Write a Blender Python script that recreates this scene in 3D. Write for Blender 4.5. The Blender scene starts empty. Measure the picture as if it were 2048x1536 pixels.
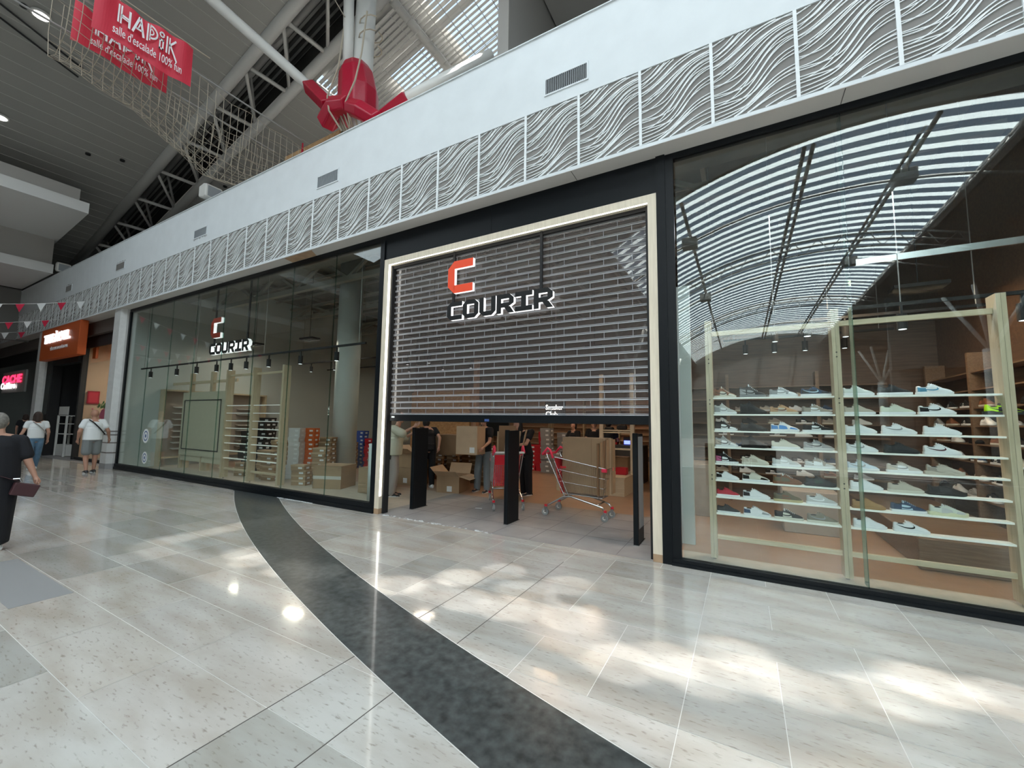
import bpy, bmesh, math, random
from mathutils import Vector, Matrix
random.seed(7)
SC = bpy.context.scene
COL = SC.collection
# ------------------------------------------------------------------ camera
cam_d = bpy.data.cameras.new('camera'); cam_d.sensor_width = 36; cam_d.lens = 820 / 2048 * 36
cam_d.clip_start = .05; cam_d.clip_end = 400
CAM = bpy.data.objects.new('camera', cam_d); COL.objects.link(CAM)
_a = Vector((-1467.5, -54.5, -820)).normalized(); _c = Vector((123, 8881, -820)); _c = (_c - _a * _a.dot(_c)).normalized()
_X = -_a; _Z = _c; _Y = _Z.cross(_X)
_R = Matrix((_X, _Y, _Z))
CAM.matrix_world = Matrix.Translation((0, -5.17, 1.6)) @ _R.to_4x4()
SC.camera = CAM
# ------------------------------------------------------------------ world, sun, daylight, exposure
W = bpy.data.worlds.new('sky'); SC.world = W; W.use_nodes = True
_bg = W.node_tree.nodes['Background']; _bg.inputs[0].default_value = (.62, .8, 1, 1); _bg.inputs[1].default_value = 1.3
SC.view_settings.view_transform = 'Standard'; SC.view_settings.look = 'None'
SC.view_settings.exposure = 0; SC.view_settings.gamma = 1; SC.view_settings.use_curve_mapping = False
def area(name, loc, size, power, color=(1, 1, 1), rot=(0, 0, 0), spread=180):
    l = bpy.data.lights.new(name, 'AREA'); l.shape = 'RECTANGLE'; l.size, l.size_y = size
    l.energy = power; l.color = color; l.spread = math.radians(spread)
    o = bpy.data.objects.new(name, l); COL.objects.link(o); o.location = loc; o.rotation_euler = rot
    return o
sun = bpy.data.lights.new('sun', 'SUN'); sun.energy = 56; sun.angle = math.radians(2.0); sun.color = (1, .96, .9)
SUN = bpy.data.objects.new('sun', sun); COL.objects.link(SUN)
SUN_DIR = Vector((-.15, -.10, -1)).normalized()
SUN.rotation_euler = SUN_DIR.to_track_quat('-Z', 'Y').to_euler()
DAY = area('daylight_stand_in', (0, -5.6, 13.4), (13, 8.6), 1150, (.81, .93, 1))  # lamp added below the closed roof in place of an unseen skylight
DAY2 = area('daylight_side_fill', (-13.2, -7.2, 11.5), (9, 6), 560, (.84, .94, 1), (0, -.28, 0))  # fill lamp added under the closed ceiling to brighten the left side
# ------------------------------------------------------------------ materials
M = {}
def mat(name, col, rough=.6, metal=0, noise=0, nscale=8, emis=0, spec=.5, bump=0, coat=0, ecol=None):
    if name in M: return M[name]
    m = bpy.data.materials.new(name); m.use_nodes = True; M[name] = m
    nt = m.node_tree; b = nt.nodes['Principled BSDF']
    c = (*col, 1)
    b.inputs['Base Color'].default_value = c; b.inputs['Roughness'].default_value = rough
    b.inputs['Metallic'].default_value = metal; b.inputs['Specular IOR Level'].default_value = spec
    if coat: b.inputs['Coat Weight'].default_value = coat; b.inputs['Coat Roughness'].default_value = .06
    if emis:
        b.inputs['Emission Color'].default_value = (*(ecol or col), 1); b.inputs['Emission Strength'].default_value = emis
    if noise or bump:
        tc = nt.nodes.new('ShaderNodeTexCoord'); n = nt.nodes.new('ShaderNodeTexNoise')
        n.inputs['Scale'].default_value = nscale; n.inputs['Detail'].default_value = 5
        nt.links.new(tc.outputs['Object'], n.inputs['Vector'])
        if noise:
            r = nt.nodes.new('ShaderNodeValToRGB')
            r.color_ramp.elements[0].position = .3; r.color_ramp.elements[1].position = .72
            r.color_ramp.elements[0].color = (*[v * (1 - noise) for v in col], 1)
            r.color_ramp.elements[1].color = (*[min(1, v * (1 + noise)) for v in col], 1)
            nt.links.new(n.outputs[0], r.inputs[0]); nt.links.new(r.outputs[0], b.inputs['Base Color'])
        if bump:
            bp = nt.nodes.new('ShaderNodeBump'); bp.inputs['Strength'].default_value = bump; bp.inputs['Distance'].default_value = .01
            nt.links.new(n.outputs[0], bp.inputs['Height']); nt.links.new(bp.outputs[0], b.inputs['Normal'])
    return m
def wood(name, c1, c2, scale=6, rough=.5, axis=0, stretch=14):
    m = bpy.data.materials.new(name); m.use_nodes = True; M[name] = m
    nt = m.node_tree; b = nt.nodes['Principled BSDF']; b.inputs['Roughness'].default_value = rough
    tc = nt.nodes.new('ShaderNodeTexCoord'); mp = nt.nodes.new('ShaderNodeMapping'); n = nt.nodes.new('ShaderNodeTexNoise')
    s = [scale * stretch] * 3; s[axis] = scale; mp.inputs['Scale'].default_value = s
    n.inputs['Scale'].default_value = 1; n.inputs['Detail'].default_value = 6
    r = nt.nodes.new('ShaderNodeValToRGB'); r.color_ramp.elements[0].color = (*c1, 1); r.color_ramp.elements[1].color = (*c2, 1)
    r.color_ramp.elements[0].position = .35; r.color_ramp.elements[1].position = .65
    nt.links.new(tc.outputs['Object'], mp.inputs[0]); nt.links.new(mp.outputs[0], n.inputs['Vector'])
    nt.links.new(n.outputs[0], r.inputs[0]); nt.links.new(r.outputs[0], b.inputs['Base Color'])
    return m
def glassmat(name, tint, f0=.05, boost=1.0, haze=0):
    m = bpy.data.materials.new(name); m.use_nodes = True; M[name] = m
    nt = m.node_tree; nt.nodes.clear(); N = nt.nodes.new; L = nt.links.new
    out = N('ShaderNodeOutputMaterial'); mix = N('ShaderNodeMixShader'); tr = N('ShaderNodeBsdfTransparent'); gl = N('ShaderNodeBsdfGlossy')
    tr.inputs[0].default_value = (*tint, 1); gl.inputs['Roughness'].default_value = 0; gl.inputs[0].default_value = (.95, .99, 1, 1)
    ge = N('ShaderNodeNewGeometry'); dt = N('ShaderNodeVectorMath'); dt.operation = 'DOT_PRODUCT'
    L(ge.outputs['Incoming'], dt.inputs[0]); L(ge.outputs['Normal'], dt.inputs[1])
    def mth(op, a, b=None):
        k = N('ShaderNodeMath'); k.operation = op
        for i, v in enumerate((a, b)):
            if v is None: continue
            if isinstance(v, (int, float)): k.inputs[i].default_value = v
            else: L(v, k.inputs[i])
        return k.outputs[0]
    a = mth('ABSOLUTE', dt.outputs['Value']); q = mth('POWER', mth('SUBTRACT', 1, a), 5)
    f = mth('ADD', mth('MULTIPLY', q, (1 - f0) * boost), f0)
    base = tr.outputs[0]
    if haze:
        df = N('ShaderNodeBsdfDiffuse'); df.inputs[0].default_value = (.36, .31, .29, 1); hz = N('ShaderNodeMixShader'); hz.inputs[0].default_value = haze
        L(tr.outputs[0], hz.inputs[1]); L(df.outputs[0], hz.inputs[2]); base = hz.outputs[0]
    L(f, mix.inputs[0]); L(base, mix.inputs[1]); L(gl.outputs[0], mix.inputs[2]); L(mix.outputs[0], out.inputs[0])
    return m
mat('white_paint', (.70, .745, .77), .55, noise=.03, nscale=3)
mat('soffit_shaded', (.58, .565, .54), .6)  # fascia white darkened, the underside's shade is put into the colour
mat('tan_board', (.42, .28, .17), .7, noise=.15)
mat('lattice_white', (.80, .84, .85), .5)
mat('panel_grey', (.235, .225, .215), .8, noise=.14, nscale=2.5)
mat('black_metal', (.006, .008, .010), .42, spec=.2)
mat('black_matt', (.010, .010, .011), .7)
mat('dark_grey', (.05, .05, .05), .6)
mat('header_metal', (.004, .006, .008), .42, spec=.18)
mat('column_white', (.60, .66, .65), .5)
mat('pillar_stone', (.60, .61, .60), .55, noise=.05)
mat('grey_stone', (.28, .28, .28), .5)
mat('band_stone', (.17, .15, .14), .5)
wood('beech', (.70, .62, .49), (.78, .70, .56), 3, axis=2)
wood('pine', (.50, .42, .29), (.60, .51, .36), 3, axis=2)
wood('rail_pine', (.56, .47, .32), (.66, .56, .40), 3, axis=0)
wood('wall_wood', (.085, .048, .03), (.13, .075, .046), 2, .5, axis=0)
wood('osb', (.38, .22, .10), (.52, .33, .16), 9, .7, axis=0, stretch=2)
mat('wood_floor', (.36, .225, .14), .33, noise=.08, nscale=3)
mat('gate_floor', (.30, .285, .275), .45, noise=.16, nscale=2.4)
mat('front_strip', (.50, .44, .36), .5, noise=.08)
mat('shop_concrete', (.17, .165, .145), .85, noise=.3, nscale=1.5)
mat('beam_grey', (.30, .29, .25), .6)
mat('shop_wall', (.40, .34, .29), .7, noise=.04)
mat('shop_wall_dark', (.12, .10, .09), .7)
mat('cream_board', (.60, .56, .42), .6, noise=.03)
mat('shelf_white_glow', (.80, .82, .78), .4, emis=.12, ecol=(1, 1, .93))  # faint emission brightens the shelves, which are no lamps
mat('cardboard', (.36, .245, .145), .8, noise=.1, nscale=3)
mat('cardboard_dark', (.25, .155, .085), .8, noise=.1, nscale=3)
mat('cardboard_light', (.50, .37, .245), .8, noise=.07, nscale=3)
mat('sticker', (.75, .77, .77), .6)
mat('tape', (.62, .60, .55), .3)
mat('red_plastic', (.62, .015, .03), .35)
mat('red_handle', (.85, .04, .10), .35)
mat('red_pad', (.42, .004, .03), .32, bump=.3, nscale=14)
mat('banner_red', (.62, .03, .06), .6)
mat('chrome', (.62, .64, .65), .22, metal=1)
mat('rubber', (.09, .09, .10), .6)
mat('grey_wheel', (.24, .25, .25), .6)
mat('steel_white', (.50, .50, .48), .45)
mat('steel_dim', (.30, .30, .29), .5)
mat('mast_white', (.68, .68, .65), .45)
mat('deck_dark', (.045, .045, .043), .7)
mat('ceiling_grey', (.32, .32, .30), .7)
mat('ceiling_seam', (.46, .46, .44), .7)
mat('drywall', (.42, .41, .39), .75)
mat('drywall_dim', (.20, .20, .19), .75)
mat('drywall_lip', (.74, .75, .74), .7)
mat('rope', (.42, .37, .29), .9)
mat('text_white', (.85, .85, .87), .5)
mat('led_white', (1, .97, .92), .4, emis=5)
mat('led_cool', (.92, .97, 1), .4, emis=1.6)
mat('halo_white', (.95, .95, .95), .4, emis=.9)
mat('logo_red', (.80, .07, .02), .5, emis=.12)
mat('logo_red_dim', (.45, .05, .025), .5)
mat('sign_black', (.012, .013, .014), .35)
mat('orange_sign', (.40, .072, .012), .5, emis=.05)
mat('neon_red', (1, .03, .10), .4, emis=2.6)
mat('neon_white', (1, .92, .92), .4, emis=2.6)
mat('flag_red', (.55, .01, .05), .7)
mat('flag_white', (.72, .74, .74), .7)
def translucent(name, col):
    m = bpy.data.materials.new(name); m.use_nodes = True; M[name] = m; nt = m.node_tree; nt.nodes.clear()
    o = nt.nodes.new('ShaderNodeOutputMaterial'); a = nt.nodes.new('ShaderNodeBsdfDiffuse'); b = nt.nodes.new('ShaderNodeBsdfTranslucent'); x = nt.nodes.new('ShaderNodeMixShader')
    a.inputs[0].default_value = (*col, 1); b.inputs[0].default_value = (*col, 1); x.inputs[0].default_value = .6
    nt.links.new(a.outputs[0], x.inputs[1]); nt.links.new(b.outputs[0], x.inputs[2]); nt.links.new(x.outputs[0], o.inputs[0])
translucent('louvre_white', (.80, .90, .94))
mat('shutter_alu', (.38, .39, .41), .45, metal=.3)
mat('vent_dark', (.03, .03, .03), .7)
mat('vent_grey', (.30, .33, .35), .6)
mat('dirt', (.22, .21, .2), .9)
mat('skin', (.50, .28, .20), .5, noise=.05)
mat('skin_tan', (.42, .22, .15), .5, noise=.05)
mat('hair_grey', (.20, .19, .17), .8, noise=.4, nscale=40)
mat('hair_brown', (.035, .02, .015), .7)
mat('hair_black', (.01, .01, .01), .6)
mat('tee_white', (.76, .79, .80), .8, bump=.25, nscale=7)
mat('denim', (.10, .19, .29), .8, noise=.25, nscale=7)
mat('shorts_grey', (.20, .215, .22), .8)
mat('dress_black', (.008, .009, .013), .85)
mat('shirt_beige', (.52, .52, .41), .85, bump=.25, nscale=7)
mat('trouser_grey', (.36, .34, .32), .85, bump=.2, nscale=8)
mat('trouser_blue_grey', (.15, .18, .20), .85, bump=.2, nscale=8)
mat('shoe_dark', (.02, .02, .022), .5)
mat('bag_brown', (.06, .022, .026), .45)
mat('strap_grey', (.25, .23, .22), .6)
mat('eye_dark', (.02, .015, .01), .3)
mat('pink', (.75, .12, .25), .7)
mat('screen_blue', (.15, .2, 1), .4, emis=3)
glassmat('window_glass', (.925, .962, .950), .045)
glassmat('glass_edge', (.50, .68, .63), .08)
glassmat('polycarbonate', (.92, .90, .89), .035, haze=.10)
glassmat('roof_glass', (.9, .95, 1), .03)
# ------------------------------------------------------------------ mesh helpers
class MB:
    def __init__(s): s.bm = bmesh.new(); s.mi = 0
    def _f(s, vs):
        try: f = s.bm.faces.new(vs); f.material_index = s.mi; return f
        except ValueError: return None
    def box(s, x0, x1, y0, y1, z0, z1):
        v = [s.bm.verts.new((x, y, z)) for z in (z0, z1) for y in (y0, y1) for x in (x0, x1)]
        for q in ((0, 2, 3, 1), (4, 5, 7, 6), (0, 1, 5, 4), (2, 6, 7, 3), (0, 4, 6, 2), (1, 3, 7, 5)): s._f([v[i] for i in q])
        return s
    def hexa(s, P):
        v = [s.bm.verts.new(p) for p in P]
        for q in ((0, 3, 2, 1), (4, 5, 6, 7), (0, 1, 5, 4), (1, 2, 6, 5), (2, 3, 7, 6), (3, 0, 4, 7)): s._f([v[i] for i in q])
        return s
    def quad(s, *P): s._f([s.bm.verts.new(p) for p in P]); return s
    def slab(s, poly, n, t):
        n = Vector(n).normalized() * t
        a = [s.bm.verts.new(p) for p in poly]; b = [s.bm.verts.new(Vector(p) + n) for p in poly]
        s._f(a); s._f(b[::-1]); k = len(a)
        for i in range(k): s._f([a[i], b[i], b[(i + 1) % k], a[(i + 1) % k]])
        return s
    def rings(s, R, close=True, caps=True):
        V = [[s.bm.verts.new(p) for p in r] for r in R]
        for a, b in zip(V, V[1:]):
            n = len(a)
            for i in range(n if close else n - 1): s._f([a[i], a[(i + 1) % n], b[(i + 1) % n], b[i]])
        if caps: s._f(V[0][::-1]); s._f(V[-1])
        return s
    def tube(s, pts, r, n=8, caps=True):
        pts = [Vector(p) for p in pts]; rs = r if isinstance(r, (list, tuple)) else [r] * len(pts); R = []
        ref = None
        for i, p in enumerate(pts):
            d = (pts[min(i + 1, len(pts) - 1)] - pts[max(i - 1, 0)])
            if d.length < 1e-9: d = Vector((0, 0, 1))
            d.normalize()
            if ref is None: ref = Vector((0, 0, 1)) if abs(d.z) < .9 else Vector((1, 0, 0))
            u = d.cross(ref).normalized(); w = u.cross(d).normalized(); ref = w
            R.append([p + u * math.cos(2 * math.pi * k / n) * rs[i] + w * math.sin(2 * math.pi * k / n) * rs[i] for k in range(n)])
        return s.rings(R, caps=caps)
    def bar(s, a, b, w, h):
        a = Vector(a); b = Vector(b); d = (b - a).normalized(); ref = Vector((0, 0, 1)) if abs(d.z) < .95 else Vector((0, 1, 0))
        u = d.cross(ref).normalized() * w / 2; v = u.cross(d).normalized() * h / 2
        return s.rings([[p - u - v, p + u - v, p + u + v, p - u + v] for p in (a, b)])
    def cyl(s, x, y, z0, z1, r, n=24, r2=None):
        r2 = r if r2 is None else r2
        return s.rings([[Vector((x + rr * math.cos(2 * math.pi * k / n), y + rr * math.sin(2 * math.pi * k / n), z)) for k in range(n)] for z, rr in ((z0, r), (z1, r2))])
    def ball(s, c, r, n=10):
        c = Vector(c); r = Vector(r) if not isinstance(r, (int, float)) else Vector((r, r, r)); R = []
        for i in range(1, n):
            t = math.pi * i / n
            R.append([c + Vector((r.x * math.sin(t) * math.cos(2 * math.pi * k / (2 * n)), r.y * math.sin(t) * math.sin(2 * math.pi * k / (2 * n)), -r.z * math.cos(t))) for k in range(2 * n)])
        return s.rings(R)
    def mesh(s, name, mats, smooth=False):
        bmesh.ops.recalc_face_normals(s.bm, faces=s.bm.faces)
        me = bpy.data.meshes.new(name); s.bm.to_mesh(me); s.bm.free()
        for m in (mats if isinstance(mats, (list, tuple)) else [mats]): me.materials.append(M[m] if isinstance(m, str) else m)
        if smooth:
            for p in me.polygons: p.use_smooth = True
        return me
    def build(s, name, mats, parent=None, smooth=False, bevel=0, seg=1):
        o = bpy.data.objects.new(name, s.mesh(name, mats, smooth)); COL.objects.link(o)
        if parent: o.parent = parent
        if bevel:
            b = o.modifiers.new('bevel', 'BEVEL'); b.width = bevel; b.segments = seg; b.limit_method = 'ANGLE'
        return o
def tag(o, label=None, cat=None, group=None, kind=None):
    if label: o['label'] = label
    if cat: o['category'] = cat
    if group: o['group'] = group
    if kind: o['kind'] = kind
    return o
def thing(name, loc, label, cat, group=None, rz=0):
    o = bpy.data.objects.new(name, None); COL.objects.link(o); o.location = loc; o.rotation_euler = (0, 0, rz)
    o.empty_display_size = .1
    return tag(o, label, cat, group)
def kids(o): return [c for c in ALLKIDS.get(o, [])]
def copy_tree(o, parent=None, loc=None, rz=None, label=None, group=None):
    c = o.copy(); COL.objects.link(c)
    if parent: c.parent = parent
    if loc is not None: c.location = loc
    if rz is not None: c.rotation_euler = (0, 0, rz)
    if label: c['label'] = label
    if group: c['group'] = group
    for ch in list(o.children): copy_tree(ch, c)
    return c
def struct(name, mb, m, parent=None, **k):
    o = mb.build(name, m, parent, **k)
    if not parent: o['kind'] = 'structure'
    return o
def text_mesh(txt, size, depth=0, extrude=.004, align='LEFT', bold=0):
    cu = bpy.data.curves.new('t', 'FONT'); cu.body = txt; cu.size = size; cu.extrude = extrude; cu.offset = bold; cu.align_x = align
    cu.resolution_u = 3
    o = bpy.data.objects.new('t', cu); COL.objects.link(o)
    dg = bpy.context.evaluated_depsgraph_get(); me = bpy.data.meshes.new_from_object(o.evaluated_get(dg))
    bpy.data.objects.remove(o); return me
def text(name, txt, size, loc, m, parent=None, rot=(math.pi / 2, 0, 0), extrude=.004, width=None, height=None, bold=0):
    me = text_mesh(txt, size, extrude=extrude, bold=bold); me.materials.clear(); me.materials.append(M[m])
    xs = [v.co.x for v in me.vertices]; ys = [v.co.y for v in me.vertices]; x0, x1, y0, y1 = min(xs), max(xs), min(ys), max(ys)
    sx = width / (x1 - x0) if width else 1; sy = height / (y1 - y0) if height else sx
    for v in me.vertices: v.co.x = (v.co.x - x0) * sx; v.co.y = (v.co.y - y0) * sy
    o = bpy.data.objects.new(name, me); COL.objects.link(o); o.location = loc; o.rotation_euler = rot
    if parent: o.parent = parent
    return o
def ZR(x): return 16.25 + .287 * x      # roof plane height
# ================================================================== SETTING: mall floor
def floor_tiles():
    m = bpy.data.materials.new('stone_tiles'); m.use_nodes = True; nt = m.node_tree; b = nt.nodes['Principled BSDF']; N = nt.nodes.new; L = nt.links.new
    at = N('ShaderNodeAttribute'); at.attribute_name = 'tone'; tc = N('ShaderNodeTexCoord')
    n1 = N('ShaderNodeTexNoise'); n1.inputs['Scale'].default_value = 2.2; n1.inputs['Detail'].default_value = 6
    mp = N('ShaderNodeMapping'); mp.inputs['Scale'].default_value = (.6, 2.2, 1); L(tc.outputs['Object'], mp.inputs[0]); L(mp.outputs[0], n1.inputs['Vector'])
    n2 = N('ShaderNodeTexNoise'); n2.inputs['Scale'].default_value = 26; n2.inputs['Detail'].default_value = 8; L(mp.outputs[0], n2.inputs['Vector'])
    r1 = N('ShaderNodeValToRGB'); r1.color_ramp.elements[0].color = (.84, .80, .755, 1); r1.color_ramp.elements[1].color = (1.04, 1.05, 1.05, 1)
    r1.color_ramp.elements[0].position = .35; r1.color_ramp.elements[1].position = .6
    r2 = N('ShaderNodeValToRGB'); r2.color_ramp.elements[0].color = (.66, .63, .60, 1); r2.color_ramp.elements[1].color = (1, 1, 1, 1)
    r2.color_ramp.elements[0].position = .30; r2.color_ramp.elements[1].position = .42
    L(n1.outputs[0], r1.inputs[0]); L(n2.outputs[0], r2.inputs[0])
    def mul(a, c):
        k = N('ShaderNodeMix'); k.data_type = 'RGBA'; k.blend_type = 'MULTIPLY'; k.inputs[0].default_value = 1; L(a, k.inputs[6]); L(c, k.inputs[7]); return k.outputs[2]
    L(mul(mul(at.outputs['Color'], r1.outputs[0]), r2.outputs[0]), b.inputs['Base Color'])
    b.inputs['Roughness'].default_value = .24; b.inputs['Specular IOR Level'].default_value = .55
    b.inputs['Coat Weight'].default_value = .6; b.inputs['Coat Roughness'].default_value = .06
    M['stone_tiles'] = m
    mat('grout_light', (.66, .65, .62), .6); mat('grout_dark', (.10, .09, .08), .7)
    bm = bmesh.new(); lay = bm.loops.layers.float_color.new('tone'); rnd = random.Random(3)
    def tile(x0, x1, y0, y1):
        g = .0022; c = (.55, .52, .485); k = rnd.random()
        if k < .12: c = (.46, .435, .405)
        elif k < .34: c = (.56, .525, .48)
        elif k < .5: c = (.535, .52, .49)
        elif k < .56: c = (.43, .42, .39)
        s = 1 + rnd.uniform(-.045, .045); c = tuple(v * s for v in c)
        f = bm.faces.new([bm.verts.new(p) for p in ((x0 + g, y0 + g, 0), (x1 - g, y0 + g, 0), (x1 - g, y1 - g, 0), (x0 + g, y1 - g, 0))])
        for l in f.loops: l[lay] = (*[pow(v, 1) for v in c], 1)
    ys = [-.04, -.22] + [-.22 - .4975 * i for i in range(1, 25)]
    for j in range(len(ys) - 1):
        y1, y0 = ys[j], ys[j + 1]; ym = (y0 + y1) / 2
        xb = 8.43 - math.sqrt(max(0, 37.8 ** 2 - (33.4 - ym) ** 2)) if False else None
        x = 8.15
        while x > -34 and ym > -11.5:
            # right of the dark band the grid is regular, left of it the rows are staggered
            inside = (x - 8.47) ** 2 + (ym - 33.4) ** 2 < 37.8 ** 2
            if inside: w = .5 if rnd.random() < .85 else 1.0
            else: w = rnd.choice((.5, 1.0, 1.0, 1.0, 1.5))
            tile(x - w, x, y0, y1); x -= w
    me = bpy.data.meshes.new('floor'); bm.to_mesh(me); bm.free(); me.materials.append(m)
    o = bpy.data.objects.new('floor', me); COL.objects.link(o); o['kind'] = 'structure'
    g = MB(); g.box(-34, 8.2, -12, -.04, -.06, -.0012); struct('floor_grout', g, 'grout_light')
    g = MB()
    for x, a, c in ((-2.35, -6, -.9), (-1.85, -6, -.6)): g.box(x - .003, x + .003, a, c, -.001, .0012)
    struct('trim_1', g, 'grout_dark')
floor_tiles()
def arc_band():
    cL, rL = (8.424, 34.483), 39.105; cR, rR = (8.525, 32.341), 36.49
    def yc(c, r, x): return c[1] - math.sqrt(r * r - (x - c[0]) ** 2)
    mat('band_granite', (.055, .062, .062), .3, noise=.55, nscale=16, coat=.3)
    g = MB(); n = 60; P = []
    for i in range(n + 1):
        x = -10.1 + i * (18.2 / n); ylo = min(-.045, yc(cL, rL, x)); yhi = min(-.045, yc(cR, rR, x)); P.append((x, ylo, yhi))
    for (a, l0, h0), (b, l1, h1) in zip(P, P[1:]):
        if h0 - l0 > .001 or h1 - l1 > .001: g.quad((a, l0, .0016), (b, l1, .0016), (b, h1, .0016), (a, h0, .0016))
    struct('trim_2', g, 'band_granite')
    g = MB()
    for c, r, s in ((cL, rL, -1), (cR, rR, 1)):
        for i in range(90):
            x = -10 + i * .2; x2 = x + .2; y, y2 = yc(c, r, x), yc(c, r, x2)
            if y < -.05 and y2 < -.05: g.quad((x, y, .002), (x2, y2, .002), (x2, y2 + s * .006, .002), (x, y + s * .006, .002))
    struct('trim_3', g, 'grout_light')
    g = MB(); g.box(-5.66, -5.34, -4.10, -3.72, -.001, .0018); g.box(-7.1, -5.66, -4.12, -3.72, -.001, .0018); struct('trim_4', g, 'grey_stone')
arc_band()
# shop floors
g = MB(); g.box(-5.6, -.75, -.04, 2.3, -.06, .001); struct('floor_entrance', g, 'gate_floor')
g = MB()
for k in range(1, 8): g.box(-5.6 + k * .6 - .0015, -5.6 + k * .6 + .0015, 0, 2.3, .001, .002)
for y in (.6, 1.2, 1.8): g.box(-5.6, -.75, y - .0015, y + .0015, .001, .002)
struct('trim_5', g, 'dark_grey')
g = MB(); g.box(-16.8, 3.2, 2.3, 13, -.06, .0); g.box(-.75, 3.2, .62, 2.3, -.06, 0); struct('floor_shop', g, 'wood_floor')
g = MB(); g.box(-.75, 3.2, .02, .62, -.06, .004); g.box(-16.75, -5.6, .02, 2.3, -.06, .001); struct('floor_window', g, 'front_strip')
# ================================================================== fascia above the shop fronts
X0F, X1F, PW = -34, 4.6, .8026
g = MB(); g.box(X0F, X1F, -.25, .12, 4.965, 7.12); struct('wall_front', g, 'panel_grey')
g = MB(); g.box(X0F, X1F, -.272, .14, 5.995, 7.13); g.box(X0F, X1F, -.272, -.245, 4.96, 5.003)
g.box(X0F, X1F, -.29, .16, 7.13, 7.145); struct('wall_fascia', g, 'white_paint')
g = MB(); g.box(X0F, X1F, -.27, .12, 4.955, 4.964); struct('ceiling_soffit', g, 'soffit_shaded')
g = MB(); g.slab([(-8.3, -.25, 4.954), (-7.4, -.25, 4.954), (-7.55, -.03, 4.954), (-8.35, -.03, 4.954)], (0, 0, -1), .003); struct('trim_6', g, 'tan_board')
g = MB()
for x in (-1.9, 1.0, -11.2, -14.5): g.box(x, x + .006, -.26, -.02, 4.952, 4.956)
struct('trim_7', g, 'dark_grey')
# carved wave panels
def wave_panel():
    root = thing('wave_panel', (-18.641, -.25, 5.0), 'white wave-ribbed panel over a grey back in the row along the fascia', 'panel', 'wave panels along the fascia above the shops')
    w, h = PW, .995
    g = MB(); g.box(.017, w - .017, -.004, .0, .002, h); g.build('backing', 'panel_grey', root)
    g = MB(); g.box(-.017, .017, -.022, 0, 0, h); g.build('upright', 'lattice_white', root)
    g = MB(); rnd = random.Random(11)
    def prof(u, s, c): return 1 / (1 + math.exp(-(u - c) * s))
    def rib(z0, A, s, c, A2, c2, wd):
        pts = []
        for i in range(37):
            u = i / 36; z = z0 + A * prof(u, s, c) + A2 * math.sin(2 * math.pi * (u * .9 + c2)) * .03
            pts.append((.017 + u * (w - .034), z, wd * (.75 + .5 * math.sin(math.pi * u))))
        for (xa, za, wa), (xb, zb, wb) in zip(pts, pts[1:]):
            dx, dz = xb - xa, zb - za; L = math.hypot(dx, dz); nx, nz = -dz / L, dx / L
            P = [(xa - nx * wa, za - nz * wa), (xb - nx * wb, zb - nz * wb), (xb + nx * wb, zb + nz * wb), (xa + nx * wa, za + nz * wa)]
            if all(.0 < p[1] < h for p in P) and all(.0 < p[0] < w for p in P):
                g.quad(*[(p[0], -.016, p[1]) for p in P])
                g.quad((P[0][0], -.016, P[0][1]), (P[0][0], -.004, P[0][1]), (P[1][0], -.004, P[1][1]), (P[1][0], -.016, P[1][1]))
    k = 0
    for z0 in [i * .064 - .62 for i in range(26)]:
        ph = z0 * 5.3
        A = .39 + .11 * math.sin(ph * 1.0); c = .44 + .16 * math.sin(ph * .8 + 1.0) ; s = 6.8 + 1.8 * math.sin(ph * 1.7)
        rib(z0 + .012 * math.sin(k * 2.4), A, s, c, .5 * math.sin(ph), .1 * k, .0052)
        if k % 2 == 0: rib(z0 + .03, A * .82, s * 1.25, c + .06, .6, .3 + .07 * k, .0045)
        if k % 4 == 1: rib(z0 - .015, A * 1.14, s * .85, c - .05, -.6, .5 + .05 * k, .0045)
        k += 1
    g.build('wave_ribs', 'lattice_white', root)
    return root
WP = wave_panel()
for i in range(-16, 29):
    if i: copy_tree(WP, loc=(-18.641 + i * PW, -.25, 5.0))
# air vents
mat('vent_dim', (.12, .13, .14), .7)
def vent(x0, x1, z0, z1, label, face, slat, dirty):
    r = thing('air_vent', ((x0 + x1) / 2, -.272, z0), label, 'vent', 'air vents in the white fascia'); w = (x1 - x0) / 2; h = z1 - z0; f = .022
    g = MB(); g.box(-w - f, w + f, -.012, 0, -f, 0); g.box(-w - f, w + f, -.012, 0, h, h + f); g.box(-w - f, -w, -.012, 0, 0, h); g.box(w, w + f, -.012, 0, 0, h); g.build('frame', 'white_paint', r)
    g = MB(); g.box(-w, w, -.003, 0, 0, h); g.build('backing', face, r)
    g = MB(); n = 22
    for i in range(n): x = -w + (i + .5) * 2 * w / n; g.box(x - .0045, x + .0045, -.011, -.003, 0, h)
    g.build('slats', slat, r)
    if dirty:
        g = MB(); rr = random.Random(int(x0 * 7))
        for i in range(26): x = rr.uniform(-w * 1.2, w * 1.2); a = rr.uniform(.01, .05); g.box(x, x + .012, -.0015, -.0005, -f - a, -f - a + .02) if dirty == 1 else g.box(x, x + .016, -.0015, -.0005, h + f, h + f + a)
        g.build('dust_stain', 'dirt', r)
    return r
vent(-2.27, -1.665, 6.19, 6.41, 'black slotted air vent in the white fascia, nearest to the camera', 'vent_dark', 'vent_grey', 0)
vent(-7.29, -6.68, 6.205, 6.43, 'grey clogged air vent above the left end of the roller shutter', 'vent_dim', 'vent_grey', 0)
vent(-12.29, -11.67, 6.22, 6.42, 'small air vent with crumbs of dirt below it, above the left shop window', 'vent_dim', 'vent_grey', 1)
vent(-17.35, -16.72, 6.22, 6.43, 'air vent with a dark dust smear above it, over the pale pillar', 'vent_grey', 'panel_grey', 2)
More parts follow.
